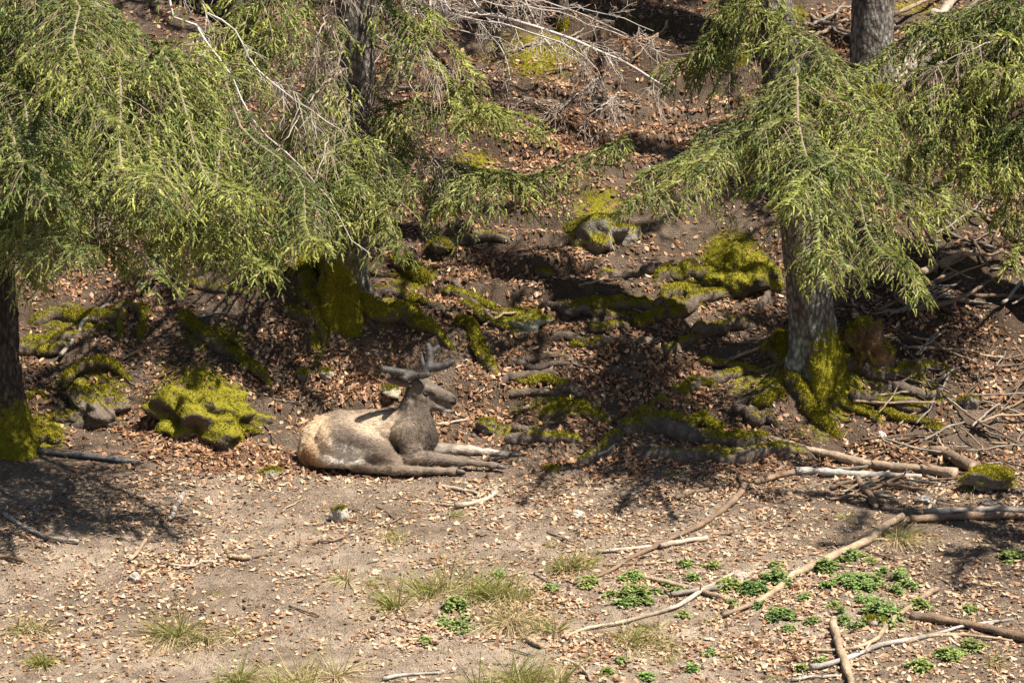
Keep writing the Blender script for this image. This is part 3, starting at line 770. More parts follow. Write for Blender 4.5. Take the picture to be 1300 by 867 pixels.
rq = np.random.default_rng(77)
for k, (t_, row, tip, dy) in enumerate([(T2, 20, (300, 150), -1.9), (T2, 60, (250, 160), -2.3), (T1, 60, (150, 130), -2.0), (T1, 150, (110, 250), -3.2), (T2, 110, (400, 235), -2.1), (T2, 0, (560, 90), -1.0),
        (T1, 200, (160, 300), -3.0), (T2, 140, (560, 215), -1.0), (T2, 80, (350, 200), -2.4), (T1, 20, (60, 60), -2.4), (T2, -30, (400, 60), -1.5), (T1, 100, (200, 210), -3.0)]):
    a_ = t_.at(row); b_ = P(*tip, a_[1] + dy)
    bare_branch(t_.root, t_.b, [a_, a_ * .5 + b_ * .5 + np.array([0, 0, .15]), b_, b_ + np.array([rq.uniform(-.1, .1), -.1, -.25])], .012, .003, 140 + k, (.30, .235, .17), 'dead_branch', 16, .42, 2, droop=.7, white=.25)
# beech with pale leafless boughs hanging into the top of the picture
bb = G(560, 22)
beech = thing('beech_tree', 'leafless beech with pale budding boughs hanging over the mossy slope', 'tree', bb)
bt = bb + np.array([.1, -.1, 8.0])
V, T = tube(spline(np.array([bb - np.array([0, 0, .2]), bb + np.array([.05, 0, 2.0]), bb + np.array([-.05, .0, 5]), bt]), 30), np.linspace(.085, .03, 30), 14, .08, 4, 2)
mb = MB(); mb.add(V, T, (.30, .28, .25)); mb.build('trunk', M['twig'], beech, bb)
BW = (.33, .28, .24); by = bb[1]
bare_branch(beech, bb, [bb + np.array([.06, 0, 2.3]), P(595, -8, by - 1.2), P(655, 26, by - 1.9), P(705, 42, by - 2.2), P(765, 66, by - 2.5), P(815, 92, by - 2.7), P(860, 122, by - 2.8), P(885, 160, by - 2.8), P(925, 163, by - 2.8)], 0.036, .007, 21, BW, 'branch', 16, .6, 3, True, .15, white=.75)
bare_branch(beech, bb, [bb + np.array([.05, 0, 2.0]), P(545, 8, by - 1.2), P(590, 24, by - 1.9), P(650, 34, by - 2.3), P(720, 60, by - 2.5), P(760, 90, by - 2.6), P(770, 130, by - 2.6)], .022, .005, 22, BW, 'branch', 14, .5, 3, True, .2, white=.6)
bare_branch(beech, bb, [bb + np.array([.05, 0, 2.6]), P(600, -30, by - 1.3), P(700, 5, by - 1.8), P(790, 40, by - 2.0), P(840, 85, by - 2.1)], .018, .004, 23, BW, 'branch', 14, .6, 2, True, .3, white=.5)
bare_branch(beech, bb, [bb + np.array([.03, 0, 1.5]), P(520, 40, by - 1.4), P(490, 60, by - 1.8), P(470, 90, by - 2.0)], .016, .004, 24, BW, 'branch', 12, .5, 2, True, .3, white=.5)
for k, ctrl in enumerate([[(510, -10), (540, 20), (585, 40), (640, 52), (690, 80)], [(560, -10), (610, 30), (640, 70), (650, 110)], [(640, -20), (720, 20), (800, 50), (850, 70), (885, 65)],
        [(530, 0), (520, 40), (545, 75), (560, 110)], [(680, 30), (740, 80), (760, 115), (800, 140)], [(600, -20), (680, 8), (760, 15), (830, 40)], [(470, 0), (500, 60), (520, 110), (560, 150)]]):
    bare_branch(beech, bb, [bb + np.array([.05, 0, 2.0 + .15 * k])] + [P(a, b, by - 1.5 - .22 * q - .1 * k) for q, (a, b) in enumerate(ctrl)], .015, .004, 60 + k, BW, 'branch', 13, .5, 3, True, .2, white=.6)
for k, (a, b) in enumerate([((640, 20), (560, 5)), ((760, 100), (700, 150)), ((790, 115), (735, 165))]):
    bare_branch(beech, bb, [P(*a, by - 2.1), P((a[0] + b[0]) / 2 - 8, (a[1] + b[1]) / 2 + 4, by - 2.3), P(*b, by - 2.4)], .012, .004, 30 + k, BW, 'branch', 10, .4, 2, True, .2, white=.5)

# ------------------------------------------------------------------ roots of the three near spruces
sd = 200
def roots(t, lst):
    global sd
    for pts, r0, r1, moss, kw in lst:
        sd += 1
        add_root(t.root, t.b, pts, r0, r1, sd, moss, **kw)
roots(T1, [
    ([(20, 545), (50, 555), (85, 562)], 12, 5, .5, {}),
    ([(35, 412), (75, 402), (120, 404), (180, 396)], 9, 6, .40, {}),
    ([(30, 435), (80, 432), (130, 428)], 8, 5, .36, {}),
    ([(82, 498), (100, 480), (130, 474), (165, 484)], 7, 6, .40, dict(sink=.0, lift=.05)),
    ([(228, 395), (262, 428), (305, 458), (345, 492)], 9, 7, .42, {}),
    ([(150, 388), (152, 412), (150, 440)], 6, 4, .32, {}), ([(178, 390), (182, 412), (178, 438)], 8, 5, .34, {}),
    ([(215, 345), (250, 362), (330, 372)], 6, 4, .3, {}), ([(330, 350), (365, 362), (420, 352)], 7, 5, .2, {}),
])
roots(T2, [
    ([(402, 318), (432, 362), (472, 398), (520, 416), (562, 430), (585, 442)], 18, 7, .52, dict(sink=.28, lift=.02)),
    ([(395, 330), (392, 370), (408, 410), (412, 450)], 14, 6, .48, {}),
    ([(505, 330), (528, 350), (548, 366)], 12, 7, .52, {}),
    ([(582, 412), (604, 436), (634, 482)], 9, 7, .46, dict(sink=.32)),
    ([(470, 380), (500, 372), (560, 392), (590, 402)], 7, 4, .35, {}),
    ([(640, 462), (700, 452), (740, 462)], 5, 3, .2, {}),
    ([(560, 318), (600, 306), (655, 306)], 8, 5, .22, {}),
])
roots(T3, [
    ([(988, 425), (1000, 468), (1020, 505), (1045, 538), (1078, 565)], 12, 7, .47, dict(sink=.32)),
    ([(1060, 455), (1105, 474), (1150, 482), (1195, 500)], 11, 6, .36, {}),
    ([(1075, 500), (1120, 508), (1180, 512)], 8, 5, .25, {}),
    ([(830, 358), (880, 350), (925, 372), (950, 382)], 10, 8, .45, dict(sink=.32)),
    ([(715, 403), (790, 388), (850, 398), (905, 382)], 9, 7, .38, dict(sink=.32)),
    ([(840, 446), (885, 432), (925, 420)], 7, 6, .22, {}),
    ([(850, 500), (890, 490), (925, 478), (960, 470)], 8, 6, .30, dict(sink=.32)),
    ([(775, 548), (840, 548), (900, 562), (960, 562), (1000, 556)], 11, 12, .24, dict(sink=.30, col=(.125, .098, .078))),
    ([(805, 582), (860, 582), (930, 584), (1000, 574), (1050, 584)], 10, 10, .24, dict(sink=.36, col=(.125, .098, .078))),
    ([(640, 562), (690, 556), (750, 560)], 8, 5, .34, {}),
    ([(690, 530), (730, 520), (780, 540)], 9, 6, .42, dict(sink=.32)),
    ([(735, 590), (765, 572), (795, 548)], 9, 9, .3, {}),
    ([(760, 352), (800, 350), (830, 352)], 6, 5, .25, {}), ([(700, 430), (760, 440), (850, 430)], 6, 5, .12, {}),
    ([(640, 500), (700, 498), (760, 505)], 5, 4, .15, {}), ([(960, 395), (978, 372), (985, 355)], 6, 4, .1, {}),
    ([(1130, 505), (1170, 520), (1215, 508)], 6, 4, .3, {}),
])

rr_ = np.random.default_rng(404)
def wild_roots(t, n, x0, x1, y0, y1, tilt=0.0):
    global sd
    for k in range(n):
        sd += 1
        x = rr_.uniform(x0, x1); y = rr_.uniform(y0, y1); L = rr_.uniform(35, 95); a = tilt + rr_.uniform(-.35, .35)
        pts = [(x + L * (f - .5) * math.cos(a), y + L * (f - .5) * math.sin(a) + rr_.uniform(-7, 7)) for f in (0, .33, .66, 1)]
        r = rr_.uniform(3.5, 8.5)
        add_root(t.root, t.b, pts, r, r * rr_.uniform(.5, .9), sd, rr_.choice([.1, .3, .42, .5]), sink=rr_.uniform(.05, .35), lift=rr_.uniform(0, .03))
wild_roots(T3, 26, 650, 985, 345, 560, -.05)
wild_roots(T3, 8, 1070, 1210, 455, 545, .1)
wild_roots(T1, 12, 40, 330, 395, 545, .15)
wild_roots(T2, 6, 375, 470, 345, 410, .5)
wild_roots(T2, 3, 600, 650, 380, 440, .4)
# ------------------------------------------------------------------ stones, stumps and mounds
def rock(name, label, cat, px, py, w, h, dep, seed, moss=.4, col=(.28, .26, .23), group=None, sink=.35, sub=22, rough=.22, kind=None, ang=0):
    """irregular boulder: w,h,dep half sizes in photograph pixels at its foot"""
    b = G(px, py); s = pxm(b[1])
    rng = np.random.default_rng(seed)
    u = np.linspace(0, np.pi, sub); v = np.linspace(0, 2 * np.pi, sub * 2, endpoint=False)
    U, W = np.meshgrid(u, v, indexing='ij')
    D = np.stack([np.sin(U) * np.cos(W), np.sin(U) * np.sin(W), np.cos(U)], -1).reshape(-1, 3)
    # facet the ball with a few cutting planes
    r = np.ones(len(D))
    for _ in range(9):
        nrm = norm(rng.normal(size=3)); d = rng.uniform(.62, .92)
        c = D @ nrm; r = np.where(c > .05, np.minimum(r, d / np.maximum(c, .05)), r)
    r = r * (1 + rough * noise3(D[:, 0] * 2.2, D[:, 1] * 2.2, D[:, 2] * 2.2, seed) + rough * .5 * noise3(D[:, 0] * 6, D[:, 1] * 6, D[:, 2] * 6, seed + 1))
    V = D * r[:, None] * np.array([w, dep, h]) / s
    V[:, 2] += h / s * (1 - 2 * sink)
    ca, sa = math.cos(ang), math.sin(ang)
    V[:, 0], V[:, 1] = V[:, 0] * ca - V[:, 1] * sa, V[:, 0] * sa + V[:, 1] * ca
    V += b
    n, m = sub, sub * 2
    i = np.arange(n - 1)[:, None]; j = np.arange(m)[None]; jn = (j + 1) % m
    A = i * m + j; B = i * m + jn; C = (i + 1) * m + jn; E = (i + 1) * m + j
    T = np.concatenate([np.stack([A, C, B], -1).reshape(-1, 3), np.stack([A, E, C], -1).reshape(-1, 3)])
    N = vnormals(V, T)
    mm = moss + .3 * N[:, 2] + .15 * noise3(V[:, 0] * 5, V[:, 1] * 5, V[:, 2] * 5, seed) if moss > 0 else np.zeros(len(V))
    c = np.array(col)[None] * (1 + .25 * noise3(V[:, 0] * 9, V[:, 1] * 9, V[:, 2] * 9, seed + 3))[:, None]
    mb = MB(); mb.add(V, T, c, mm)
    o = mb.build(name, M['stone'], None, b); tag(o, label, cat, group, kind)
    wt = np.clip((mm - .36) * 3, 0, 1)
    if moss > 0 and wt.max() > .1:
        area = w * dep / s / s * 6
        p, nn, f = sample_surface(V, T, int(min(3500, 300 + 5200 * area)), rng, wt)
        q = MB(); moss_fuzz(q, p, nn, rng); qo = q.build('moss', M['moss'], o, b, smooth=False); qo['kind'] = 'stuff'
    return o
rock('mossy_boulder', 'large moss-covered boulder between the dark-trunked spruce and the deer', 'boulder', 254, 522, 80, 50, 62, 1, .46, (.10, .08, .06), sink=.66, rough=.45, sub=44)
rock('mossy_boulder', 'low dark boulder under the arching mossy root near the dark-trunked spruce', 'boulder', 128, 522, 50, 34, 36, 2, .20, (.13, .10, .08), sink=.55, rough=.45, sub=30)
rock('mossy_boulder', 'grey slab of rock with mossy top on the slope under the long spruce bough', 'boulder', 768, 300, 46, 32, 36, 3, .36, (.16, .145, .125), sink=.55, ang=.4, rough=.35, sub=30)
rock('mossy_stone', 'small bright moss-capped stone on the leafy slope above the deer', 'stone', 664, 416, 30, 16, 22, 4, .36, (.24, .25, .21), sink=.42, rough=.4)
rock('mossy_stone', 'mossy block with tufts of green beside the cut logs', 'stone', 1255, 618, 38, 18, 26, 5, .34, (.16, .14, .12), sink=.3)
rock('mossy_stump', 'rounded moss-covered stump just uphill of the lichen-patched trunk', 'stump', 935, 358, 54, 46, 44, 6, .50, (.08, .065, .05), sink=.45, rough=.32, sub=36)
rock('rotten_stump', 'crumbling brown stump remnant beside the lichen-patched spruce', 'stump', 1100, 462, 24, 36, 22, 7, .30, (.15, .085, .05), sink=.3, rough=.55, sub=30)
rock('stone', 'small angular stone lying in the leaves behind the rump of the deer', 'stone', 414, 478, 10, 8, 9, 8, .12, (.30, .26, .20))
rock('stone', 'tan stone in the leaves right behind the neck of the deer', 'stone', 496, 502, 13, 10, 10, 9, .15, (.28, .25, .18))
rock('stone', 'pale grey stone with a yellow moss spot in the bare soil below the deer', 'stone', 432, 662, 13, 13, 10, 10, .04, (.32, .30, .25), sink=.25)
rock('stone', 'flat mossy stone in the soil just behind the rump of the deer', 'stone', 343, 603, 18, 8, 12, 11, .22, (.22, .19, .15))
rock('stone', 'pinkish stone amid the herbs near the crossed sticks', 'stone', 940, 738, 12, 8, 10, 12, 0, (.44, .33, .27), sink=.25)
rock('stone', 'flat grey stone in front of the cut logs', 'stone', 1176, 638, 16, 7, 12, 13, 0, (.30, .28, .25), sink=.3)
rock('stone', 'mossy stone under the largest herb clump', 'stone', 1112, 794, 15, 10, 10, 14, .2, (.27, .24, .19))
rock('stone', 'whitish stone lying on the mossy ground by the long mossy root', 'stone', 1118, 556, 8, 7, 7, 15, 0, (.46, .43, .40))
rock('stone', 'pale stone in the dusty soil by the bent brown branch', 'stone', 733, 655, 9, 6, 7, 16, 0, (.36, .31, .26), sink=.3)
rock('stone', 'small grey stone half sunk in dry soil below the sunlit straight stick', 'stone', 172, 736, 9, 7, 7, 17, 0, (.33, .30, .25), sink=.35)
rock('stone', 'flat pale stone near the straw-coloured tuft by the logs', 'stone', 1258, 640, 10, 4, 8, 18, 0, (.38, .32, .27), sink=.3)
for k, (a, b, s) in enumerate([(560, 317, 14), (880, 488, 9), (1185, 545, 9), (940, 352, 8), (385, 478, 9), (690, 350, 10), (1230, 515, 12), (620, 545, 14), (700, 598, 8)]):
    rock('mossy_stone', 'low dark stone with a moss cap half sunk in the slope', 'stone', a, b, s * 1.2, s * .8, s, 40 + k, .3, (.13, .11, .09), 'mossy stones on the slope', sub=14)

# ================================================================== DEER
DP = G(475, 598); DY = DP[1]
DS = pxm(DY)
def D(px, py, y=0.0): return P(px, py, DY + .20 + y)
class SDF:
    def __init__(s, lo, hi, h):
        s.lo = np.array(lo); s.h = h
        s.n = np.ceil((np.array(hi) - s.lo) / h).astype(int) + 1
        s.F = np.full(s.n, 0.5)
        s.ax = [s.lo[k] + np.arange(s.n[k]) * h for k in range(3)]
    def cone(s, a, b, ra, rb, k=.035, sy=1.0):
        """round cone from a to b; sy squeezes it in depth"""
        a = np.asarray(a, float); b = np.asarray(b, float)
        m = max(ra, rb) / min(1, sy) + k + .06
        lo = np.minimum(a, b) - m; hi = np.maximum(a, b) + m
        i0 = np.clip(((lo - s.lo) / s.h).astype(int), 0, s.n); i1 = np.clip(((hi - s.lo) / s.h).astype(int) + 2, 0, s.n)
        if np.any(i1 <= i0): return
        X, Y, Z = np.meshgrid(*[s.ax[q][i0[q]:i1[q]] for q in range(3)], indexing='ij')
        ab = b - a; ab2 = max(ab @ ab, 1e-9)
        px_, py_, pz_ = X - a[0], Y - a[1], Z - a[2]
        t = np.clip((px_ * ab[0] + py_ * ab[1] + pz_ * ab[2]) / ab2, 0, 1)
        dx, dy, dz = px_ - t * ab[0], (py_ - t * ab[1]) / sy, pz_ - t * ab[2]
        d = np.sqrt(dx * dx + dy * dy + dz * dz) - (ra + (rb - ra) * t)
        f = s.F[i0[0]:i1[0], i0[1]:i1[1], i0[2]:i1[2]]
        hh = np.clip(.5 + .5 * (f - d) / k, 0, 1)
        s.F[i0[0]:i1[0], i0[1]:i1[1], i0[2]:i1[2]] = f * (1 - hh) + d * hh - k * hh * (1 - hh)
    def carve(s, a, r, k=.01, sc=(1, 1, 1)):
        a = np.asarray(a, float); m = r * 2 + k + .03
        i0 = np.clip(((a - m - s.lo) / s.h).astype(int), 0, s.n); i1 = np.clip(((a + m - s.lo) / s.h).astype(int) + 2, 0, s.n)
        X, Y, Z = np.meshgrid(*[s.ax[q][i0[q]:i1[q]] for q in range(3)], indexing='ij')
        d = np.sqrt(((X - a[0]) / sc[0]) ** 2 + ((Y - a[1]) / sc[1]) ** 2 + ((Z - a[2]) / sc[2]) ** 2) - r
        f = s.F[i0[0]:i1[0], i0[1]:i1[1], i0[2]:i1[2]]
        d = -d; hh = np.clip(.5 - .5 * (f - d) / k, 0, 1)
        s.F[i0[0]:i1[0], i0[1]:i1[1], i0[2]:i1[2]] = f * (1 - hh) + d * hh + k * hh * (1 - hh)
    def mesh(s):
        F = s.F; S = F < 0
        c = [F[i:F.shape[0] - 1 + i, j:F.shape[1] - 1 + j, k:F.shape[2] - 1 + k] for i in (0, 1) for j in (0, 1) for k in (0, 1)]
        neg = sum((q < 0).astype(np.int8) for q in c); act = (neg > 0) & (neg < 8)
        idx = np.full(act.shape, -1, np.int64); ids = np.argwhere(act); idx[act] = np.arange(len(ids))
        cv = np.stack([q[act] for q in c], 1)
        off = np.array([(i, j, k) for i in (0, 1) for j in (0, 1) for k in (0, 1)], float)
        acc = np.zeros((len(ids), 3)); cnt = np.zeros(len(ids))
        for a in range(8):
            for b in range(a + 1, 8):
                if np.abs(off[a] - off[b]).sum() != 1: continue
                x = (cv[:, a] < 0) != (cv[:, b] < 0)
                t = np.where(x, cv[:, a] / np.where(x, cv[:, a] - cv[:, b], 1), 0)
                acc += np.where(x[:, None], off[a] + (off[b] - off[a]) * t[:, None], 0); cnt += x
        V = s.lo + (ids + acc / cnt[:, None]) * s.h
        T = []
        for axx in range(3):
            sl0 = [slice(None)] * 3; sl1 = [slice(None)] * 3; sl0[axx] = slice(0, -1); sl1[axx] = slice(1, None)
            A = S[tuple(sl0)]; B = S[tuple(sl1)]
            e = np.argwhere(A != B); o1, o2 = [q for q in range(3) if q != axx]
            ok = (e[:, o1] > 0) & (e[:, o2] > 0) & (e[:, o1] < act.shape[o1]) & (e[:, o2] < act.shape[o2]); e = e[ok]
            def cell(d1, d2):
                q = e.copy(); q[:, o1] -= d1; q[:, o2] -= d2; return idx[q[:, 0], q[:, 1], q[:, 2]]
            q = np.stack([cell(1, 1), cell(0, 1), cell(0, 0), cell(1, 0)], 1)
            fl = A[e[:, 0], e[:, 1], e[:, 2]]
            if axx == 1: fl = ~fl
            q[~fl] = q[~fl][:, ::-1]
            T.append(q[:, [0, 1, 2]]); T.append(q[:, [0, 2, 3]])
        return V, np.concatenate(T)
def relax(V, T, it=2, lam=.5):
    for _ in range(it):
        A = np.zeros_like(V); n = np.zeros(len(V))
        for i, j in ((0, 1), (1, 2), (2, 0)):
            np.add.at(A, T[:, i], V[T[:, j]]); np.add.at(A, T[:, j], V[T[:, i]])
            np.add.at(n, T[:, i], 1); np.add.at(n, T[:, j], 1)
        V = V * (1 - lam) + lam * A / np.maximum(n, 1)[:, None]
    return V
def build_deer():
    root = thing('deer', 'resting deer with dark velvet antlers lying on the leaf litter', 'deer', DP)
    lo = D(372, 605, -.55); hi = D(668, 455, .42)
    S = SDF((lo[0], DY - .32, DP[2] - .12), (hi[0], DY + .66, hi[2] + .1), .0105)
    q = lambda r: r / DS
    def chain(pts, k=.035, sy=1.0):
        for (x, y, d, r), (x2, y2, d2, r2) in zip(pts[:-1], pts[1:]):
            S.cone(D(x, y, d), D(x2, y2, d2), q(r), q(r2), k, sy)
    # trunk of the body
    chain([(411, 561, .02, 31), (438, 555, .02, 34), (470, 556, .02, 36), (500, 556, .02, 36), (521, 553, .02, 32), (538, 556, .02, 17)], .04, .70)
    S.cone(D(402, 574, .02), D(412, 568, .02), q(22), q(26), .05, .95)
    S.cone(D(497, 530, .02), D(470, 531, .02), q(11), q(10), .04)            # withers
    S.cone(D(412, 536, .02), D(430, 531, .02), q(10), q(10), .05)            # croup
    # neck
    chain([(515, 552, .02, 25), (524, 532, .02, 21.5), (528, 514, .01, 17), (530, 503, .0, 15)], .05, .72)
    chain([(545, 560, .02, 10), (541, 540, .02, 9), (537, 524, .01, 8)], .05, .8)   # mane at the throat
    # head
    S.cone(D(529, 494, 0), D(538, 493, 0), q(13), q(12.5), .03, .85)
    chain([(540, 494, 0, 11.5), (556, 500, 0, 9.2), (569, 506, 0, 7.6), (575, 509, 0, 6.0)], .03, .75)
    chain([(534, 506, 0, 10), (548, 513, 0, 7.5), (562, 518, 0, 5), (570, 519.5, 0, 4)], .03, .62)
    for sgn in (-1, 1):
        S.cone(D(541, 493, sgn * .055), D(551, 497, sgn * .045), q(3.6), q(2.6), .03)      # brow ridge
        S.cone(D(537, 505, sgn * .05), D(530, 500, sgn * .05), q(5), q(5), .04)             # cheek
        S.cone(D(573, 507.5, sgn * .022), D(576, 509.5, sgn * .02), q(3.2), q(2.6), .02)    # nostril wing
    S.cone(D(527, 481, -.045), D(530, 487, -.04), q(4.2), q(6), .03); S.cone(D(541, 480, .045), D(536, 487, .04), q(4.2), q(6), .03)   # pedicles
    # near foreleg, stretched forward on the ground
    chain([(516, 550, -.13, 20), (521, 568, -.17, 15), (517, 581, -.20, 11), (545, 582, -.22, 9), (570, 584, -.22, 7), (584, 585.5, -.22, 6.4), (606, 588, -.22, 4.0), (624, 590.5, -.22, 4.3), (632, 592, -.22, 4.2)], .022)
    # far foreleg
    chain([(530, 566, .20, 14), (552, 569, .20, 9), (576, 570, .20, 6.6), (596, 571, .20, 6.0), (620, 573.5, .2, 4.0), (640, 576, .2, 4.2), (648, 577, .2, 4)], .03)
    # hind leg: haunch, stifle, shank folded back, foot forward
    chain([(428, 558, -.14, 27), (455, 562, -.20, 24), (482, 573, -.24, 17), (499, 586, -.26, 10.5)], .022)
    chain([(499, 586, -.26, 10.5), (470, 590, -.27, 9), (452, 592, -.25, 8)], .03)
    chain([(470, 593, -.29, 7.5), (500, 596, -.31, 7), (530, 597, -.31, 5.2), (556, 597.5, -.30, 4.4), (574, 598, -.30, 4.8), (580, 598.5, -.30, 4.4)], .03)
    S.cone(D(406, 574, -.14), D(420, 576, -.17), q(19), q(16), .05); S.cone(D(418, 582, -.22), D(458, 586, -.29), q(12), q(9), .04)
    # far haunch
    chain([(428, 560, .18, 26), (460, 570, .24, 20), (485, 585, .26, 11)], .045)
    # tail
    chain([(390, 560, -.02, 9), (387, 575, -.03, 9), (390, 588, -.05, 8)], .03)
    V, T = S.mesh()
    V = relax(V, T, 2, .45)
    N = vnormals(V, T)
    # muscle and rib relief
    px, py = proj(V)
    V = V + N * (.004 * noise3(V[:, 0] * 14, V[:, 1] * 14, V[:, 2] * 14, 4) + .003 * noise3(V[:, 0] * 35, V[:, 1] * 35, V[:, 2] * 35, 5))[:, None]
    # ---- coat colours, with some sun and shadow painted in
    def blob(a, b, rx, ry, p=1.5): return np.exp(-(((px - a) / rx) ** 2 + ((py - b) / ry) ** 2) ** p)
    jit = 4.0 * noise3(V[:, 0] * 14, V[:, 1] * 14, V[:, 2] * 14, 8) + 2.5 * noise3(V[:, 0] * 38, V[:, 1] * 38, V[:, 2] * 38, 18)
    px = px + jit; py = py + jit * .7
    C = np.tile(np.array([.235, .178, .132]), (len(V), 1))
    def paint(w, c):
        w = np.clip(w, 0, 1)[:, None]; C[:] = C * (1 - w) + np.array(c) * w
    paint(.85 * blob(478, 540, 42, 18), (.54, .42, .30))       # pale saddle, lightened with painted sunlight on the upper flank
    paint(.9 * blob(436, 548, 15, 10, 1.6), (.15, .115, .09)); paint(.95 * blob(452, 563, 30, 13, 1.8), (.125, .098, .080))        # cast shadow painted grey on the haunch
    paint(.75 * blob(490, 574, 24, 14), (.16, .122, .095))  # same painted shadow, carried down to the stifle
    # rump disc, tail, pale inner thigh
    paint(blob(399, 560, 23, 42, 3), (.70, .52, .34))
    paint(.95 * blob(392, 584, 18, 17, 2), (.38, .205, .095))
    paint(blob(436, 580, 30, 13, 2.5), (.88, .82, .70)); paint(blob(419, 571, 9, 13, 2), (.72, .60, .46))
    neck = 1 / (1 + np.exp(-((px - 511) + (py - 545) * -.30) / 9)) * 1 / (1 + np.exp((py - 575) / 4))
    paint(.92 * neck, (.150, .120, .096)); paint(.8 * neck * np.clip(noise3(V[:, 0] * 40, V[:, 1] * 40, V[:, 2] * 9, 28) * 1.6, 0, 1), (.075, .058, .047))
    paint(.8 * blob(514, 503, 6, 20), (.06, .048, .04)); paint(.75 * blob(549, 556, 9, 18), (.065, .052, .044))
    paint(.85 * blob(520, 508, 4.5, 13, 1.3), (.30, .25, .20)); paint(.35 * blob(536, 548, 9, 20), (.17, .135, .10))
    paint(.4 * blob(556, 497, 16, 7), (.15, .12, .10))
    legs = 1 / (1 + np.exp(-(px - 540) / 8)) * 1 / (1 + np.exp(-(py - 566) / 2))
    paint(.8 * legs, (.17, .135, .11))
    far = legs * (V[:, 1] > DY + .25)
    paint(.9 * far, (.50, .43, .36))  # sunlight on the far foreleg painted into its coat
    paint(.6 * blob(545, 598, 50, 5), (.24, .185, .14))
    paint(blob(568, 522.5, 6.5, 3.2, 2), (.66, .62, .56))        # chin
    paint(.6 * blob(562, 514.5, 10, 2.2), (.34, .29, .24))       # lip line
    paint(.5 * blob(566, 508, 9, 8), (.11, .09, .078)); paint(blob(577, 509.5, 5.2, 6, 2.5), (.016, .015, .016))     # nose leather
    paint(.85 * blob(539.5, 499, 7.5, 3.8), (.045, .036, .03)); paint(.5 * blob(541, 492, 8, 2.5), (.24, .195, .155)); paint(.55 * blob(536, 484, 8, 4), (.07, .055, .045)); paint(.6 * blob(541, 503.5, 6, 2), (.26, .21, .16))
    mb = MB(); mb.add(V, T, C)
    body = mb.build('body', M['fur'], root, DP)
    # short coat of hair
    rng = np.random.default_rng(5)
    n = 60000
    p, nn, f = sample_surface(V, T, n, rng)
    hx, hy = proj(p)
    flow = np.tile(np.array([-1.0, 0, -.25]), (n, 1))
    nk = (hy < 560) & (hx > 505); flow[nk] = np.array([-.25, 0, -1.0])
    hd = (hy < 522) & (hx > 520); flow[hd] = np.array([-.9, 0, .4])
    lg = (hx > 555) & (hy > 560); flow[lg] = np.array([1.0, 0, -.1])
    flow = flow - nn * (flow * nn).sum(1)[:, None]
    dirs = norm(norm(flow) + nn * .30 + rng.normal(size=p.shape) * .22)
    ln = np.where(nk & ~hd, .042, .026) * rng.uniform(.6, 1.2, n); ln[hd | lg] *= .45
    Vb, Tb = blades(p - nn * .002, dirs, ln, np.full(n, .0035), rng)
    Cb = C[T[f, 0]] * rng.uniform(.6, 1.4, (n, 1))
    hb = MB(); hb.add(Vb, Tb, np.repeat(Cb, 3, 0))
    h = hb.build('fur', M['fur'], body, DP, smooth=False); h['kind'] = 'stuff'
    # ---- antlers in velvet
    def antler(parts, seed):
        m = np.vstack([np.array([[a[0], a[1], a[2]] for a in ch]) for ch in parts])
        pts = [[(D(a[0], a[1], a[2]), 0.94 * a[3] / DS) for a in ch] for ch in parts]
        allp = np.array([x[0] for ch in pts for x in ch])
        A = SDF(allp.min(0) - .07, allp.max(0) + .07, .0075)
        for ch in pts:
            for (a, ra), (b, rb) in zip(ch[:-1], ch[1:]): A.cone(a, b, ra, rb, .012)
        V, T = A.mesh(); V = relax(V, T, 1, .4)
        w = noise3(V[:, 0] * 12, V[:, 1] * 12, V[:, 2] * 12, seed)
        c = np.array([.062, .056, .053])[None] * (1 + .4 * w)[:, None]
        mb = MB(); mb.add(V, T, c); ao = mb.build('antler', M['velvet'], root, DP)
        rg = np.random.default_rng(seed + 60); pv, nv, _ = sample_surface(V, T, 2600, rg)
        Vb, Tb = blades(pv, norm(nv + rg.normal(size=nv.shape) * .5), rg.uniform(.005, .011, 2600), np.full(2600, .003), rg)
        hb = MB(); hb.add(Vb, Tb, np.repeat(np.array([.11, .098, .09])[None] * rg.uniform(.5, 1.4, (2600, 1)), 3, 0)); vo = hb.build('velvet', M['fur'], ao, DP, smooth=False); vo['kind'] = 'stuff'
        return ao
    antler([[(528, 482, -.05, 4.4), (524, 475.5, -.09, 5.0), (512, 473, -.16, 4.6), (498, 470.5, -.22, 4.6), (487, 468.5, -.27, 4.6)],
            [(527, 477, -.07, 4.4), (535, 477, -.10, 4.4), (543, 475.5, -.13, 3.9)],
            [(523, 476, -.09, 4.4), (517, 478, -.17, 4.2), (513.5, 480, -.22, 3.6)]], 1)
    antler([[(538, 482, .05, 4.6), (541, 472, .07, 5.4), (545, 464, .09, 5.4), (546.5, 452, .12, 4.5), (544.5, 443, .14, 4.2), (543.5, 438.5, .15, 3.9)],
            [(546, 450, .12, 4.4), (551, 445, .13, 3.9), (556, 441, .14, 3.6)],
            [(544, 467, .08, 6.0), (555, 466, .07, 5.8), (566, 463.5, .06, 5.2), (574, 459.5, .06, 4.0)],
            [(540, 469, .08, 4.0), (536, 458, .14, 3.6), (535.5, 449, .17, 3.0)]], 2)
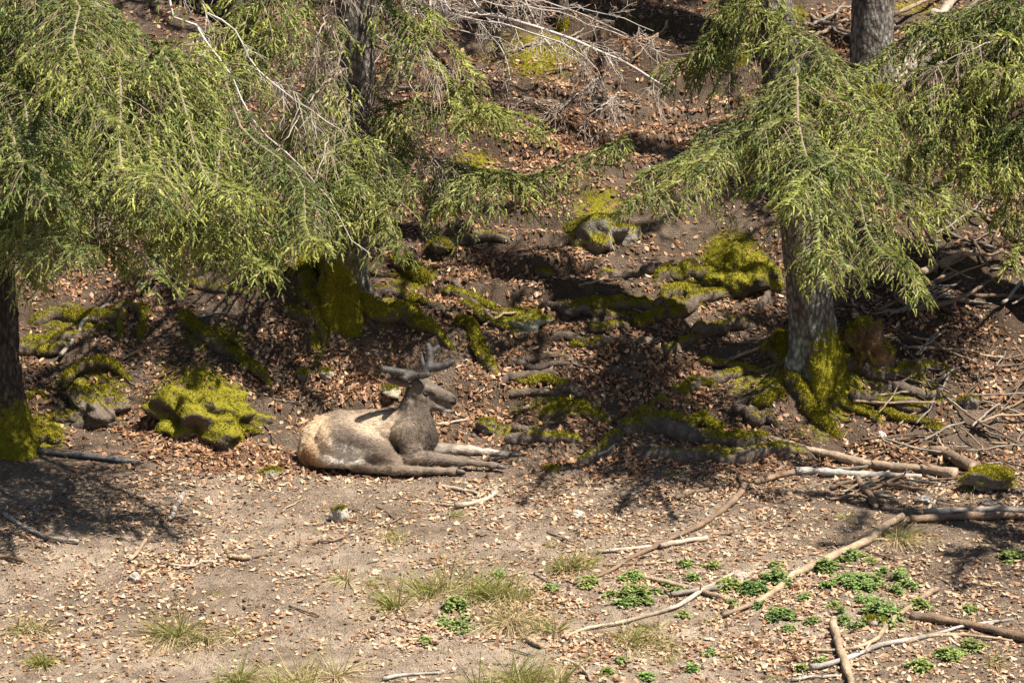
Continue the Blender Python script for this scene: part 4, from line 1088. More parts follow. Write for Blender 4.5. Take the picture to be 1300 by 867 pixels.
    # ---- ears
    def ear(a, b, wid, up, seed):
        a = np.asarray(a); b = np.asarray(b); t = np.linspace(0, 1, 14)
        ax = a + (b - a) * t[:, None] + np.array([0, 0, .012]) * np.sin(np.pi * t)[:, None]
        d = norm(b - a); u = norm(up - d * (up @ d)); nrm = np.cross(d, u)
        wd = wid * np.sin(np.pi * np.clip(t * .86 + .10, 0, 1)) ** .8
        s = np.linspace(-1, 1, 9)
        F = ax[:, None] + u * (s[None, :, None] * wd[:, None, None]) + nrm * ((s ** 2)[None, :, None] * wd[:, None, None] * .55)
        Bk = F + nrm * (-.010 * (1 - .5 * np.abs(s)))[None, :, None]
        mb = MB()
        for grid, c, flip in ((F, (.20, .16, .13), False), (Bk, (.14, .105, .08), True)):
            i = np.arange(13)[:, None]; j = np.arange(8)[None]; A = i * 9 + j
            T = np.concatenate([np.stack([A, A + 1, A + 10], -1).reshape(-1, 3), np.stack([A, A + 10, A + 9], -1).reshape(-1, 3)])
            mb.add(grid.reshape(-1, 3), T[:, ::-1] if flip else T, c)
        e = mb.build('ear', M['fur'], root, DP)
        rng = np.random.default_rng(seed); Vv = F.reshape(-1, 3)
        pp = Vv[rng.integers(0, len(Vv), 260)] + rng.normal(size=(260, 3)) * .004
        Vb, Tb = blades(pp, norm(np.tile(d, (260, 1)) + rng.normal(size=(260, 3)) * .25), np.full(260, .022), np.full(260, .0035), rng)
        hb = MB(); hb.add(Vb, Tb, (.24, .195, .16)); q_ = hb.build('fur', M['fur'], e, DP, smooth=False); q_['kind'] = 'stuff'
    ear(D(522, 489, -.08), D(491, 482, -.20), .040, np.array([.1, .35, 1.0]), 1)
    ear(D(527, 486, .08), D(506, 474, .22), .034, np.array([.1, -.3, 1.0]), 2)
    # ---- eyes: nearly shut, dark slit under a heavy lid
    for sgn in (-1, 1):
        e0 = D(535.5, 497, sgn * .078); e1 = D(544.5, 501.5, sgn * .070)
        c = spline(np.array([e0, (e0 + e1) / 2 + np.array([0, sgn * .010, -.004]), e1]), 12)
        V, T = tube(c, .0085 * np.sin(np.linspace(.15, np.pi - .15, 12)), 10)
        mb = MB(); mb.add(V, T, (.012, .010, .010)); mb.build('eye', M['horn'], root, DP)
    # ---- nostrils and mouth line
    for sgn in (-1, 1):
        a = D(573.5, 509, sgn * .036); V, T = tube(np.array([a, a + np.array([.006, sgn * .004, -.006]), a + np.array([.014, sgn * .002, -.004])]), [.003, .0075, .003], 8)
        mb = MB(); mb.add(V, T, (.006, .006, .006)); mb.build('nostril', M['horn'], root, DP)
    # ---- cloven hooves
    for (x, y, dd, x2, y2) in [(631, 592, -.22, 643, 594.5), (647, 577, .20, 660, 579), (579, 598, -.30, 592, 600)]:
        for sg in (-1, 1):
            a = D(x, y, dd + sg * .018); b = D(x2, y2, dd + sg * .022); b[2] = max(b[2], float(H(b[0], b[1])) + .012)
            V, T = tube(spline(np.array([a, (a + b) / 2 + np.array([0, 0, .004]), b]), 8), np.array([.020, .024, .025, .025, .023, .019, .013, .004]), 10)
            mb = MB(); mb.add(V, T, (.085, .07, .06)); mb.build('hoof', M['horn'], root, DP)
    return root
build_deer()

# ================================================================== STICKS
TAN = (.36, .265, .175); PALE = (.40, .33, .255); BRN = (.20, .135, .09); GRY = (.30, .265, .225); WHT = (.37, .345, .31)
def stick(label, pts, r0, r1, col, seed, cat='branch', name='fallen_branch', group=None, lift=0.0, cut=True, knots=True, float_=False):
    rng = np.random.default_rng(seed)
    w = np.array([G(a, b) for a, b in pts]); n = max(12, int(np.linalg.norm(np.diff(w, axis=0), axis=1).sum() / .05))
    s = spline(w, n); t = np.linspace(0, 1, n)
    r = .84 * (r0 * (1 - t) + r1 * t) / pxm(s[:, 1])
    Ls = np.linalg.norm(w[-1] - w[0]); env = np.sin(np.pi * t)
    s[:, 0] += .035 * Ls * env * noise2(t * 3.3, seed * 1.3, seed + 7) + .012 * Ls * env * noise2(t * 9, seed * 2.1, seed + 8)
    s[:, 1] += .05 * Ls * env * noise2(t * 3.1, seed * 1.9, seed + 9)
    # a stiff stick bridges small dips
    base = H(s[:, 0], s[:, 1]) + r * .95 + .008
    k = 9; pad = np.pad(base, k, mode='edge'); sm = np.array([pad[i:i + 2 * k + 1].mean() for i in range(n)])
    s[:, 2] = np.maximum(sm, base - r * .9) + lift
    s[:, 0] += .006 * noise2(t * 14, seed, seed); s[:, 2] += .004 * noise2(t * 17, seed + 3, seed)
    V, T = tube(s, r * (1 + .22 * noise2(t * 16, seed, 3)), 9, .2, 22, seed)
    c = np.array(col)[None] * (1 + .35 * noise3(V[:, 0] * 10, V[:, 1] * 10, V[:, 2] * 10, seed + 1))[:, None]
    pt = np.clip(noise3(V[:, 0] * 5, V[:, 1] * 5, V[:, 2] * 5, seed + 4) * 2.2, 0, 1)[:, None]
    c = c * (1 - .5 * pt) + np.array([.13, .10, .075]) * .5 * pt
    if cut: c[-2:] = np.array([.55, .42, .28])
    mb = MB(); mb.add(V, T, c)
    loc = s[0].copy(); loc[2] -= r[0]
    if knots:
        for _ in range(rng.integers(1, 4)):
            i = rng.integers(2, n - 2); d = norm(rng.normal(size=3) + np.array([0, 0, .8])); L = rng.uniform(.03, .12)
            V, T = tube(np.array([s[i], s[i] + d * L * .5, s[i] + d * L]), [r[i] * .45, r[i] * .35, r[i] * .2], 6); mb.add(V, T, np.array(col) * .85)
    o = mb.build(name, M['wood'], None, loc); return tag(o, label, cat, group)
STICKS = [
    ('long bleached curved branch running through the green herbs', [(917, 786), (960, 766), (1000, 740), (1035, 722), (1080, 702), (1112, 680), (1146, 660)], 4, 6.5, TAN),
    ('brown log lying behind another at the edge of the brush pile', [(1172, 655), (1230, 652), (1300, 654), (1345, 658)], 5, 5.5, GRY),
    ('brown log touching the straw tuft, in front of its twin', [(1156, 664), (1215, 661), (1300, 661), (1350, 664)], 5.5, 6, BRN),
    ('long whitish stick lying over the short upright log', [(1030, 853), (1092, 838), (1150, 821), (1205, 804), (1286, 787)], 4.5, 2, WHT),
    ('tan stick with a bent tip passing under the largest herb clump', [(1028, 828), (1078, 826), (1112, 808), (1150, 776), (1190, 749)], 2.5, 4.5, TAN),
    ('short thick log pointing straight downhill across two sticks', [(1057, 792), (1065, 825), (1074, 855), (1082, 880)], 6, 6.5, TAN),
    ('thick dark brown branch beside the largest herb clump', [(1155, 784), (1200, 794), (1260, 806), (1320, 820)], 6.5, 6, BRN),
    ('thin wavy stick crossing the long whitish stick', [(1150, 820), (1166, 811), (1220, 808), (1286, 817)], 3, 2, TAN),
    ('short whitish twig below the short thick log', [(1005, 866), (1035, 862), (1066, 860)], 2.5, 2, WHT),
    ('forked thin stick under the bent tan stick', [(1098, 830), (1120, 805), (1128, 796)], 2, 2, TAN),
    ('long bent brown branch reaching from the leafy slope to the grass tuft', [(940, 608), (943, 626), (926, 646), (898, 664), (868, 684), (838, 696), (800, 715), (765, 732), (728, 744)], 6, 2, BRN),
    ('pale smooth stick touching the long bent branch from uphill', [(758, 704), (800, 698), (828, 696)], 2.5, 3, PALE),
    ('short pale stick just beyond the long bent branch', [(838, 698), (865, 692), (897, 686)], 4, 4, PALE),
    ('straight stick leaning through the crossed sticks', [(812, 734), (865, 748), (922, 765)], 3.5, 4, TAN),
    ('short grey stick beneath the crossed sticks', [(852, 759), (890, 752), (930, 748)], 4, 4.5, GRY),
    ('long slender whitish stick in the crossed sticks', [(716, 812), (750, 800), (800, 790), (850, 775), (892, 754), (930, 730)], 2.5, 3.5, PALE),
    ('straight thin twig near the rounded green herbs', [(765, 719), (805, 718), (845, 716)], 1.8, 1.5, TAN),
    ('short brown stick in leaves uphill of the long bent branch', [(858, 637), (880, 628), (900, 624)], 4, 3.5, BRN),
    ('curved grey stick in the shade below the dark pole', [(4, 654), (30, 672), (58, 685), (100, 691)], 3.5, 3, GRY),
    ('straight stick with its lower end in sunlight', [(165, 716), (182, 693), (196, 672)], 3.2, 3, TAN),
    ('short thick grey stick in the dark shade', [(216, 664), (224, 648), (232, 630)], 4, 5, GRY),
    ('crooked twig at the sunny edge of the shade', [(214, 720), (240, 722), (258, 713), (282, 714)], 2.4, 1.8, PALE),
    ('brown stick on dusty soil below the curved grey stick', [(-20, 708), (10, 712), (34, 717)], 4, 3, BRN),
    ('flat pale split of wood below the front hooves of the deer', [(578, 647), (604, 641), (630, 628)], 4, 4.5, PALE),
    ('thin straight twig below the front hooves of the deer', [(556, 618), (580, 623), (606, 629)], 2.6, 2.4, PALE),
    ('slim stick lying left of the flat pale split', [(520, 640), (550, 640), (580, 645)], 2, 2, TAN),
    ('short thick wood piece beside the crooked twig', [(290, 708), (304, 712), (318, 711)], 3.5, 4, TAN),
    ('long peeled log with a sawn end slanting down to the brush pile', [(968, 556), (1010, 570), (1060, 588), (1120, 599), (1170, 604), (1212, 608)], 5, 8.5, (.30, .22, .155)),
    ('whitish weathered log below the long peeled log', [(1010, 602), (1050, 604), (1100, 605), (1170, 609)], 6, 4, WHT),
    ('stout brown log with a sawn end beside the mossy block', [(1180, 575), (1205, 585), (1234, 600)], 8, 9.5, (.22, .15, .10)),
    ('thick brown stick pointing downhill below the logs', [(1088, 610), (1098, 628), (1112, 648)], 5.5, 4.5, BRN),
    ('thin stick standing against the sawn logs', [(1178, 650), (1188, 636), (1200, 622)], 2.4, 2.2, TAN),
    ('dark branch half buried in leaves by the grey roots', [(958, 617), (990, 608), (1012, 602)], 5, 4, BRN),
    ('bright straight stick propped on the slope near the lichen-patched trunk', [(920, 468), (946, 454), (974, 436)], 2.6, 2.8, TAN),
    ('bright stout branch in the upper brush pile', [(1158, 362), (1190, 343), (1222, 324)], 6, 5.5, TAN),
    ('long thin stick on the slope right of the rotten stump', [(1146, 440), (1200, 446), (1275, 462)], 2.4, 2.4, TAN),
    ('thin dark twig on the slope below the grey slab of rock', [(735, 370), (755, 360), (777, 350)], 2.4, 2, TAN),
    ('thin crooked stick by the long mossy ledge root', [(750, 588), (775, 570), (786, 548), (784, 535)], 2.2, 1.8, GRY),
    ('thin straight stick in leaves beside the small moss-capped stone', [(614, 416), (632, 406), (655, 397)], 1.8, 1.8, TAN),
    ('thin fallen stick uphill of the low dark boulder', [(78, 462), (98, 425), (142, 378)], 3, 2.5, GRY),
    ('small twig lying on the slope beside the mossy boulder', [(150, 465), (175, 448), (205, 435)], 2.5, 2.2, TAN),
    ('short upright twig in leaves on the slope left of the big mossy root', [(342, 456), (346, 440), (345, 420)], 1.8, 1.8, TAN),
    ('thin pale twig in the leaves in front of the deer', [(555, 543), (575, 538), (600, 532)], 2, 1.6, PALE),
    ('small thick stick in the leaves right of the grass tuft', [(670, 816), (680, 820), (688, 824)], 4, 4, TAN),
    ('bent pale twig beside the broad olive grass tuft', [(708, 834), (732, 846), (750, 866)], 2, 2, PALE),
    ('whitish twig beside the broad olive grass tuft', [(486, 866), (520, 858), (560, 856)], 3, 2, WHT),
    ('thin brown stick on dark soil uphill of the thick dark branch', [(1100, 700), (1180, 730), (1230, 760)], 1.4, 1.2, BRN),
]
for i, (lab, pts, r0, r1, c) in enumerate(STICKS):
    stick(lab, pts, r0, r1, c, 300 + i)
# dark smooth pole on the left
stick('dark blue-grey pole lying at the foot of the dark-trunked spruce', [(-40, 577), (20, 579), (80, 581), (130, 586), (176, 592)], 6, 3, (.075, .085, .10), 900, 'pole', 'pole', knots=False, cut=False)
# dead branches leaning on the slope at the upper right
for i, (pts, r0, r1, lab) in enumerate([
    ([(1120, 122), (1150, 90), (1180, 50), (1216, -4)], 8, 6, 'thick dead branch leaning up the bank beside the scaly trunk'),
    ([(1128, 126), (1165, 95), (1200, 66), (1240, 20)], 5, 4, 'dead pale branch leaning just right of the thick one'),
    ([(1140, 120), (1190, 88), (1245, 70)], 6, 4, 'broken pale branch lying lowest in the leaning bunch'),
    ([(1005, 90), (1035, 88), (1052, 88)], 5, 4, 'dark stick behind the bright spruce fan'),
    ([(1180, 20), (1215, 30), (1260, 60)], 6, 5, 'short log lying high on the bank beyond the leaning branches')]):
    stick(lab, pts, r0, r1, (.34, .28, .22), 920 + i, lift=.02)
rng = np.random.default_rng(12)
def pile(n, x0, x1, y0, y1, lmin, lmax, label, group, rmin=1.2, rmax=3.2, amp=1.0, seed=1000, angs=(-1.2, 1.2), lift=(.0, .22)):
    for i in range(n):
        x = rng.uniform(x0, x1); y = rng.uniform(y0, y1); a = rng.uniform(*angs); L = rng.uniform(lmin, lmax) * .5
        ci = rng.integers(0, 5); c = np.array([TAN, GRY, BRN, BRN, GRY][ci]) * rng.uniform(.5, .95)
        pts = [(x - L * math.cos(a), y + L * math.sin(a) * .8), (x + rng.uniform(-4, 4), y + rng.uniform(-.16, .16) * L), (x + L * math.cos(a), y - L * math.sin(a) * .8)]
        stick(('tan ', 'grey ', 'brown ', 'brown ', 'grey ')[ci] + label, pts, rng.uniform(rmin, rmax), rng.uniform(rmin, rmax) * .8, c, seed + i, 'stick', 'dead_stick', group, lift=rng.uniform(*lift), knots=False, cut=False)
pile(30, 1150, 1310, 265, 400, 50, 150, 'dead stick heaped on the slope under the weeping boughs', 'sticks in the upper brush pile', 1.2, 3.6, lift=(0, .16))
pile(52, 1130, 1310, 430, 600, 35, 120, 'thin dead stick tangled in the heap above the sawn logs', 'sticks in the lower brush pile', .9, 2.4, lift=(0, .12))
pile(14, 985, 1085, 25, 110, 40, 110, 'dead stick lying around the foot of the scaly trunk', 'sticks around the scaly trunk', 1.6, 3.8, lift=(0, .1), seed=1500)
pile(18, 1140, 1310, 20, 150, 50, 150, 'dead stick in the bunch leaning behind the weeping boughs', 'sticks behind the weeping boughs', 1.8, 4.5, lift=(0, .15), seed=1600, angs=(.2, 1.2))
pile(14, 500, 860, 30, 180, 30, 90, 'fallen twig on the upper mossy slope', 'twigs on the upper slope', 1.2, 2.6, lift=(0, .04), seed=1700)
pile(18, 1060, 1230, 596, 640, 25, 80, 'short dead stick scattered around the sawn logs', 'sticks around the sawn logs', 1.5, 3.2, angs=(-.6, .6), lift=(0, .03))
pile(16, 700, 1000, 370, 560, 25, 60, 'small twig lying on the rooty slope', 'twigs on the rooty slope', .9, 1.8, lift=(0, .01), seed=1200)
pile(14, 100, 420, 400, 560, 25, 60, 'small twig lying on the leafy bank around the mossy boulder', 'twigs on the left bank', .9, 1.8, lift=(0, .01), seed=1300)
pile(20, 20, 900, 640, 850, 18, 45, 'small twig lying on the sunny soil', 'twigs on the sunny soil', 1.0, 1.9, lift=(0, .005), seed=1400, angs=(-.9, .9))

# ================================================================== GRASS TUFTS AND HERBS
def tuft(label, px, py, w, hgt, n, green, seed, group=None, name='grass_tuft', lean=0.0):
    rng = np.random.default_rng(seed); b = G(px, py); s = pxm(b[1])
    R0 = 1.4 * w / s; Hh = 1.9 * hgt / s; n = int(n * 2.0)
    ns = max(1, int(R0 / .055)); sc = rng.normal(size=(ns, 2)) * np.array([R0 * .5, R0 * .28]); pick = rng.integers(0, ns, n); sl = rng.normal(size=(ns, 2)) * .28; sz = rng.uniform(.55, 1.2, ns)
    ang = rng.uniform(0, 2 * np.pi, n); rr = np.minimum(.06, R0 * .5) * np.sqrt(rng.random(n))
    x = b[0] + sc[pick, 0] + rr * np.cos(ang); y = b[1] + sc[pick, 1] + rr * np.sin(ang)
    o = np.stack([x, y, H(x, y) - .01], 1)
    out = np.stack([np.cos(ang), np.sin(ang), 0 * ang], 1)
    gr = rng.random(n) < green * .7
    L = Hh * rng.uniform(.45, 1.5, n) * sz[pick]
    up = np.where(gr, rng.uniform(.55, 1.0, n), rng.uniform(.15, .7, n))
    d = norm(out * (.35 + .9 * (1 - up))[:, None] + np.stack([sl[pick, 0], sl[pick, 1] - .15, 0 * ang], 1) + np.array([0, 0, 1.0]) * up[:, None] + rng.normal(size=(n, 3)) * .18)
    bend = np.where(gr, .35, .85) * rng.uniform(.4, 1.3, n)
    k = 5; t = np.linspace(0, 1, k)
    p = o[:, None] + d[:, None] * (L[:, None] * t)[..., None] + np.array([0, -.15, -1.0]) * (bend * L)[:, None, None] * (t ** 2.2)[None, :, None]
    gz = H(p[..., 0], p[..., 1]) + .004; p[..., 2] = np.maximum(p[..., 2], gz)
    sdv = norm(np.cross(d, rng.normal(size=d.shape)))[:, None] * (rng.uniform(.0019, .0040, n)[:, None] * (1 - t ** 2 * .9))[..., None]
    V = np.stack([p - sdv, p + sdv], 2).reshape(-1, 3)
    i = np.arange(n)[:, None]; j = np.arange(k - 1)[None]; A = i * 2 * k + 2 * j
    T = np.concatenate([np.stack([A, A + 1, A + 3], -1).reshape(-1, 3), np.stack([A, A + 3, A + 2], -1).reshape(-1, 3)])
    cg = np.array([.20, .24, .055]); cs = np.array([.50, .40, .23])
    c = np.where(gr[:, None], cg * rng.uniform(.6, 1.35, (n, 1)), cs * rng.uniform(.6, 1.2, (n, 1)))
    olive = gr & (rng.random(n) < .4); c[olive] = np.array([.32, .27, .085]) * rng.uniform(.7, 1.2, (olive.sum(), 1))
    c = np.repeat(c, 2 * k, 0)
    mb = MB(); mb.add(V, T, c)
    return tag(mb.build(name, M['grass'], None, b, smooth=False), label, 'grass', group)
for i, (lab, x, y, w, h, n, g) in enumerate([
    ('broad green-topped grass tuft with straw skirt below the deer', 578, 752, 42, 34, 420, .55),
    ('bright green grass tuft joined to the right of the broad tuft', 638, 762, 30, 34, 300, .6),
    ('drooping straw-coloured grass tuft with hanging pale blades', 655, 785, 24, 30, 300, .15),
    ('small green grass spray left of the broad tuft', 500, 768, 12, 24, 90, .8),
    ('rounded grass tuft with pale straw base alone on dry soil', 222, 808, 34, 34, 320, .5),
    ('short dry brownish grass tuft beside the low bright green cushion', 32, 795, 22, 18, 150, .35),
    ('low bright green cushion of grass on dry soil', 46, 842, 20, 16, 170, .95),
    ('upright grass tuft where the long bent branch ends', 722, 728, 20, 26, 200, .75),
    ('broad olive grass tuft just downhill of the drooping straw tuft', 632, 872, 46, 34, 380, .75),
    ('small upright green grass tuft beside the stiff-stalked straw tuft', 302, 868, 24, 30, 170, .75),
    ('straw-pale grass tuft with stiff dry stalks on open soil', 375, 872, 28, 34, 180, .3),
    ('thin brown grass spray beside the straw-pale tuft', 425, 858, 16, 38, 80, .2),
    ('wispy pale yellow-green grass patch under the crossed sticks', 838, 812, 44, 22, 330, .45),
    ('straw grass tuft at the end of the bleached curved branch', 1140, 684, 16, 22, 170, .25),
    ('sparse pale grass tuft on the slope edge below the deer', 500, 682, 20, 14, 90, .45),
    ('thin dry grass sprig alone in the dusty soil', 442, 735, 9, 20, 40, .35),
    ('short dry grass sprig right of the rounded tuft', 294, 806, 9, 20, 45, .35),
    ('low green grass fringe below the drooping straw tuft', 690, 800, 16, 18, 110, .5),
    ('small green grass sprout beside the dark green herb clump', 1270, 842, 10, 14, 60, .9),
    ('thin green grass growing through the mossy block by the logs', 1240, 612, 20, 16, 90, .9)]):
    tuft(lab, x, y, w, h, n, g, 500 + i)
for i, (x, y) in enumerate([(735, 610), (570, 655), (700, 690), (900, 668), (855, 600), (760, 860), (690, 855), (850, 840), (930, 835), (470, 740), (985, 860), (1080, 655), (130, 665), (270, 755), (560, 800), (905, 790)]):
    tuft('tiny lone sprig of grass on open soil', x, y, 7, 9, 26, .8, 560 + i, 'tiny grass sprigs')

def herb(label, px, py, w, hgt, n, seed, group=None, tone=1.0):
    """low leafy herb: stems with opposite toothed leaves"""
    rng = np.random.default_rng(seed); b = G(px, py); s = pxm(b[1])
    R0 = (1.35 if w > 16 else 1.1) * w / s; Hh = 1.1 * hgt / s; n = int(n * 1.25)
    a = rng.uniform(0, 2 * np.pi, n); rr = R0 * np.sqrt(rng.random(n)); rr *= 1 + .35 * np.sin(3 * a + seed) + .25 * np.sin(5 * a + 2 * seed)
    x = b[0] + rr * np.cos(a); y = b[1] + rr * np.sin(a) * 1.1
    k_ = noise2(x * 11, y * 11, seed) + .5 * noise2(x * 25, y * 25, seed + 1) > (-.22 if w > 22 else -.75)
    x, y, rr, a = x[k_], y[k_], rr[k_], a[k_]; n = len(x)
    z = H(x, y); hh = Hh * np.clip(1.1 - (rr / R0) ** 2 * .5, .3, 1) * rng.uniform(.25, 1.0, n)
    mb = MB()
    foot = np.stack([x, y, z - .01], 1); tip = np.stack([x + rng.normal(size=n) * .01, y + rng.normal(size=n) * .01, z + hh], 1)
    thin(mb, foot, tip, .0016, np.array([.10, .13, .04]))
    lv = 6
    la = np.arange(lv)[None] * 1.75 + rng.uniform(0, 6, (n, 1)); f = np.linspace(.45, 1.0, lv)[None] * np.ones((n, 1))
    o = foot[:, None] * (1 - f[..., None]) + tip[:, None] * f[..., None]
    d = np.stack([np.cos(la), np.sin(la), rng.uniform(-.1, .55, la.shape)], -1); d = norm(d)
    L = rng.uniform(.022, .060, la.shape) * (1.25 - .45 * f)
    o = o.reshape(-1, 3); d = d.reshape(-1, 3); L = L.ravel()
    sdv = norm(np.cross(d, np.array([0, 0, 1.0]))); nn = np.cross(sdv, d)
    wd = L * rng.uniform(.32, .45, len(L))
    V = np.stack([o, o + d * (L * .4)[:, None] + sdv * wd[:, None] + nn * (.15 * L)[:, None], o + d * (L * .45)[:, None],
                  o + d * (L * .4)[:, None] - sdv * wd[:, None] + nn * (.15 * L)[:, None], o + d * L[:, None] - nn * (.2 * L)[:, None]], 1).reshape(-1, 3)
    q = np.array([[0, 2, 1], [1, 2, 4], [0, 3, 2], [3, 4, 2]])
    T = (np.arange(len(o))[:, None, None] * 5 + q[None]).reshape(-1, 3)
    c = np.array([.19, .27, .085])[None] * rng.uniform(.55, 1.45, (len(o), 1)) * tone * rng.uniform(.75, 1.15) * np.array([rng.uniform(.85, 1.3), 1, 1])
    lt = rng.random(len(o)) < .2; c[lt] = np.array([.30, .36, .12]) * tone
    mb.add(V, T, np.repeat(c, 5, 0))
    return tag(mb.build('herb_clump', M['herb'], None, b, smooth=False), label, 'herb', group)
for i, (lab, x, y, w, h, n) in enumerate([
    ('largest bright green herb clump between the bleached branch and the bent tan stick', 1106, 782, 30, 20, 260),
    ('wide green herb clump uphill of the largest clump', 1128, 740, 26, 15, 170),
    ('green herb clump between the wide clump and the bleached branch', 1085, 742, 20, 13, 110),
    ('green herb clump growing against the bleached curved branch', 1048, 724, 13, 14, 80),
    ('herb clump where the bleached branch rises to the straw tuft', 1078, 708, 15, 11, 80),
    ('herb clump right beside the pinkish stone', 955, 752, 14, 12, 80),
    ('herb clump left of the pinkish stone at the crossed sticks', 925, 745, 14, 11, 80),
    ('herb clump between the pinkish stone and the bleached branch', 985, 738, 15, 15, 90),
    ('herb clump above the left end of the straight leaning stick', 802, 735, 11, 11, 60),
    ('spreading herb clump left of the crossed sticks', 805, 758, 20, 13, 110),
    ('small herb clump below the spreading one', 795, 768, 10, 8, 45),
    ('herb clump growing by the upright grass tuft', 748, 742, 13, 9, 60),
    ('herb clump below the lower end of the bleached branch', 990, 782, 16, 9, 80),
    ('herb clump at the foot of the broad grass tuft', 578, 772, 14, 12, 70),
    ('sparse grey-green herb below the broad grass tuft', 575, 795, 20, 6, 50),
    ('dark green herb clump near the long whitish stick', 1207, 835, 14, 12, 80),
    ('green herb clump left of the dark green one', 1168, 848, 12, 10, 60),
    ('herb clump touching the long whitish stick from below', 1235, 822, 12, 11, 60),
    ('dark herb in shade downhill of the twin logs', 1285, 708, 14, 10, 60),
    ('herb clump at the right tip of the bent tan stick', 1168, 770, 10, 10, 45)]):
    herb(lab, x, y, w, h, n, 600 + i)
for i, (x, y) in enumerate([(880, 735), (860, 752), (930, 768), (1020, 760), (1050, 745), (1060, 770), (1105, 715), (905, 720), (870, 718), (960, 770), (1030, 790), (845, 742), (700, 748), (820, 860), (880, 850), (900, 830), (790, 840), (770, 852), (1015, 850), (1040, 842), (635, 730), (1230, 775), (985, 720), (1000, 800), (540, 815), (870, 782)]):
    herb('tiny herb seedling among dry leaves', x, y, 7, 7, 16, 640 + i, 'tiny herb seedlings')

# ================================================================== LEAF LITTER AND DEBRIS
DENSE = [(300, 560, 190, 55, 1.0), (440, 480, 70, 50, .95), (170, 545, 120, 45, .9), (720, 598, 200, 22, 1.1), (850, 500, 80, 50, 1.0), (930, 560, 100, 25, .8), (640, 340, 130, 60, .6),
         (700, 210, 120, 70, .95), (560, 380, 80, 40, .55), (330, 470, 100, 60, .7), (1000, 790, 170, 60, .85), (760, 780, 150, 70, .75), (880, 620, 140, 25, .7), (1190, 420, 120, 80, .6), (290, 250, 80, 60, .9),
         (600, 640, 200, 50, .35), (200, 740, 250, 60, .40), (560, 830, 250, 60, .45), (1120, 560, 80, 40, .6), (620, 480, 60, 60, .7), (1250, 740, 80, 60, .3), (900, 200, 120, 80, .7), (550, 200, 80, 80, .6), (700, 80, 250, 60, .55),
         (1000, 60, 120, 70, .9), (820, 330, 100, 30, .55)]
def litter():
    rng = np.random.default_rng(99); n = 900000
    # even in the picture plane, so that far ground is not starved
    x = rng.uniform(-6.0, 6.0, n); y = rng.uniform(-6.3, 9.8, n)
    z = H(x, y); px, py = proj(np.stack([x, y, z], 1))
    d = np.where(y > .3, .34, .20)
    for a, b, rx, ry, s in DENSE:
        d = np.maximum(d, s * np.exp(-((px - a) / rx) ** 2 - ((py - b) / ry) ** 2))
    d = d * np.clip(.62 + 1.25 * fbm2(x * 1.3, y * 1.3, 51, 3) + .5 * noise2(x * 6, y * 6, 52), .06, 1.7)
    d = d * np.where(y < 0, .85, 1.0)
    mm = moss_mask(np.stack([x, y, z], 1)); d = d * np.clip(1.15 - 1.6 * mm, .15, 1)
    keep = rng.random(n) < d * .66
    keep &= (px > -150) & (px < 1450) & (py < 960)
    x, y, z, px, py, d = [q[keep] for q in (x, y, z, px, py, d)]
    m = len(x)
    L = .020 + .068 * rng.random(m) ** 1.4 * np.where(y < -.3, .72, np.where(y > 3, .85, .95)); W = L * rng.uniform(.20, .34, m)
    nn = HN(x, y)
    a = rng.uniform(0, 2 * np.pi, m)
    tilt = norm(nn + rng.normal(size=(m, 3)) * np.where(d > .5, .48, .30)[:, None])
    u = norm(np.cross(tilt, np.stack([np.cos(a), np.sin(a), 0 * a], 1))); v = np.cross(tilt, u)
    c0 = np.stack([x, y, z], 1) + nn * (.006 + rng.random(m) * .030 * np.clip(d, .1, 1))[:, None]
    curl = rng.uniform(-.25, .5, m)[:, None] * L[:, None]; fold = rng.uniform(.05, .5, m)[:, None] * W[:, None]
    Lc, Wc = L[:, None], W[:, None]; sk = rng.uniform(-.12, .12, m)[:, None] * Lc
    V = np.stack([c0 - u * Lc * .5 + tilt * curl * .5, c0 - u * Lc * .18 - v * Wc + tilt * fold, c0 + u * Lc * .2 - v * Wc * .8 + tilt * (fold + curl * .2),
                  c0 + u * Lc * .52 + v * sk + tilt * curl * .9, c0 + u * Lc * .2 + v * Wc * .8 + tilt * (fold * .8 + curl * .2), c0 - u * Lc * .18 + v * Wc + tilt * fold], 1).reshape(-1, 3)
    q = np.array([[0, 1, 2], [0, 2, 3], [0, 3, 4], [0, 4, 5]])
    T = (np.arange(m)[:, None, None] * 6 + q[None]).reshape(-1, 3)
    pal = np.array([[.38, .215, .115], [.28, .145, .072], [.45, .305, .19], [.175, .09, .047], [.52, .395, .27], [.105, .055, .034]])
    wf = np.where((y < -.2)[:, None], np.array([[.16, .08, .30, .10, .28, .08]]), np.array([[.20, .25, .09, .25, .03, .18]]))
    cs = np.cumsum(wf, 1); pick = (rng.random((m, 1)) > cs).sum(1).clip(0, 5)
    C = pal[pick] * rng.uniform(.75, 1.25, (m, 1))
    mb = MB(); mb.add(V, T, np.repeat(C, 6, 0))
    o = mb.build('leaf_litter', M['leaf'], None, (0, 0, 0), smooth=False)
    tag(o, 'brown dead beech leaves strewn over the ground and bank', 'leaves', kind='stuff')
    return m
NL = litter()
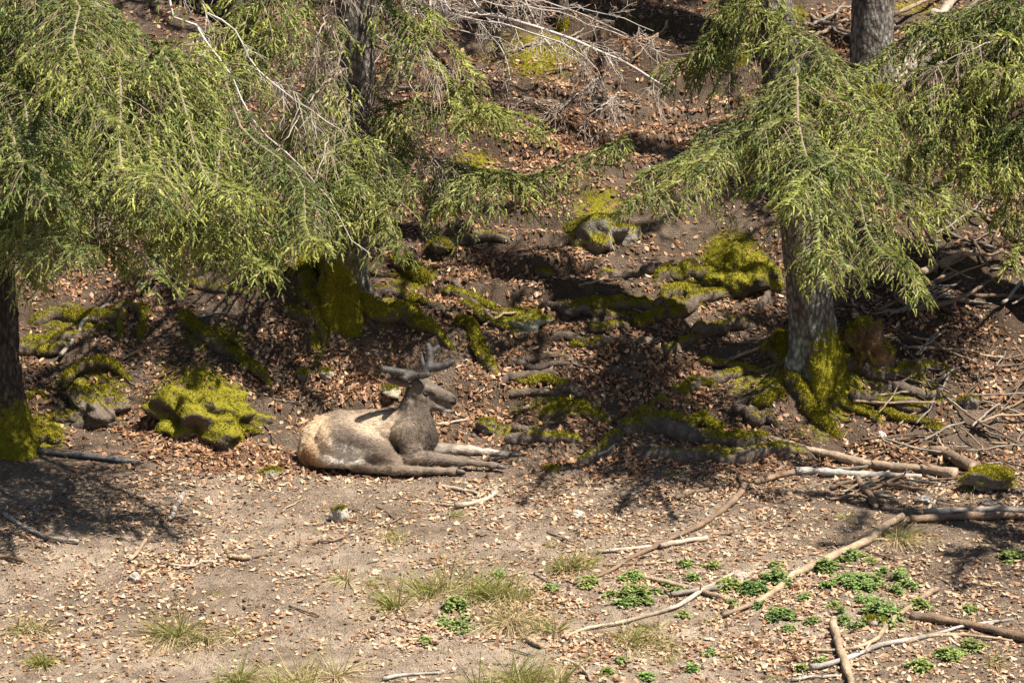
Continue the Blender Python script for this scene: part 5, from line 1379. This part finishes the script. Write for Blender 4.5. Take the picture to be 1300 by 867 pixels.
def debris():
    rng = np.random.default_rng(98); n = 14000
    x = rng.uniform(-6, 6, n); y = rng.uniform(-6.3, 9, n); z = H(x, y)
    a = rng.uniform(0, 2 * np.pi, n); L = rng.uniform(.02, .12, n) ** 1.0
    d = np.stack([np.cos(a), np.sin(a), rng.normal(size=n) * .15], 1)
    o = np.stack([x, y, z + .008], 1); e = o + d * L[:, None]; e[:, 2] = np.maximum(e[:, 2], H(e[:, 0], e[:, 1]) + .006)
    mb = MB(); c = np.array([.30, .22, .15])[None] * rng.uniform(.35, 1.5, (n, 1))
    thin(mb, o, e, rng.uniform(.0012, .003, n), c)
    # crumbs of soil and grit
    n = 16000; x = rng.uniform(-6, 6, n); y = rng.uniform(-6.3, 4, n); z = H(x, y); r = rng.uniform(.004, .013, n)
    b = np.array([[1, 0, 0], [-1, 0, 0], [0, 1, 0], [0, -1, 0], [0, 0, .8], [0, 0, -.8]], float)
    V = np.stack([x, y, z + .003], 1)[:, None] + b[None] * r[:, None, None] * rng.uniform(.6, 1.4, (n, 6, 1))
    q = np.array([[0, 2, 4], [2, 1, 4], [1, 3, 4], [3, 0, 4]])
    T = (np.arange(n)[:, None, None] * 6 + q[None]).reshape(-1, 3)
    mb.add(V.reshape(-1, 3), T, np.repeat(np.array([.24, .18, .135])[None] * rng.uniform(.35, 1.35, (n, 1)), 6, 0))
    o = mb.build('ground_debris', M['wood'], None, (0, 0, 0), smooth=False)
    tag(o, 'crumbs of soil, grit and broken twiglets on the ground', 'debris', kind='stuff')
debris()
def flecks():
    rng = np.random.default_rng(96); n = 60000
    x = rng.uniform(-5.5, 5.5, n); y = rng.uniform(-6.2, 1.5, n)
    k = rng.random(n) < np.clip(.55 + .9 * fbm2(x * 1.1, y * 1.1, 91, 3), .1, 1); x, y = x[k], y[k]; n = len(x)
    nn = HN(x, y); a = rng.uniform(0, 6.28, n)
    u = norm(np.cross(norm(nn + rng.normal(size=(n, 3)) * .35), np.stack([np.cos(a), np.sin(a), 0 * a], 1)))
    o = np.stack([x, y, H(x, y)], 1) + nn * .006
    V, T = blades(o, u, rng.uniform(.008, .030, n), rng.uniform(.006, .016, n), rng)
    C = np.array([[.46, .33, .22], [.36, .22, .13], [.55, .44, .33], [.12, .08, .055]])[rng.integers(0, 4, n)] * rng.uniform(.7, 1.2, (n, 1))
    mb = MB(); mb.add(V, T, np.repeat(C, 3, 0))
    tag(mb.build('leaf_fragments', M['leaf'], None, (0, 0, 0), smooth=False), 'pale crumbs of broken leaves over the open soil', 'leaves', kind='stuff')
flecks()
def ground_moss():
    rng = np.random.default_rng(97)
    n = 230000; x = rng.uniform(-5.6, 5.6, n); y = rng.uniform(-.8, 8.5, n); z = H(x, y)
    p = np.stack([x, y, z], 1); m = moss_mask(p)
    f = m + .9 * (fbm2(x * 3.2, y * 3.2, 15, 3)) * .5
    k = rng.random(n) < np.clip((f - .26) * 2.6, 0, 1); p = p[k]
    mb = MB(); moss_fuzz(mb, p, HN(p[:, 0], p[:, 1]), rng, .024, .010, 3)
    o = mb.build('moss', M['moss'], None, (0, 0, 0), smooth=False)
    tag(o, 'yellow-green moss growing in patches on the bank', 'moss', kind='stuff')
ground_moss()
from collections import Counter
cc = Counter()
for o in bpy.data.objects:
    if o.type == 'MESH': cc[o.name.split('.')[0]] += len(o.data.polygons)
if DIAG: print('shoots', cc.most_common(14))
print('shoots', SHOOTS[0], 'leaves', NL, 'tris', sum(len(o.data.polygons) for o in bpy.data.objects if o.type == 'MESH'))
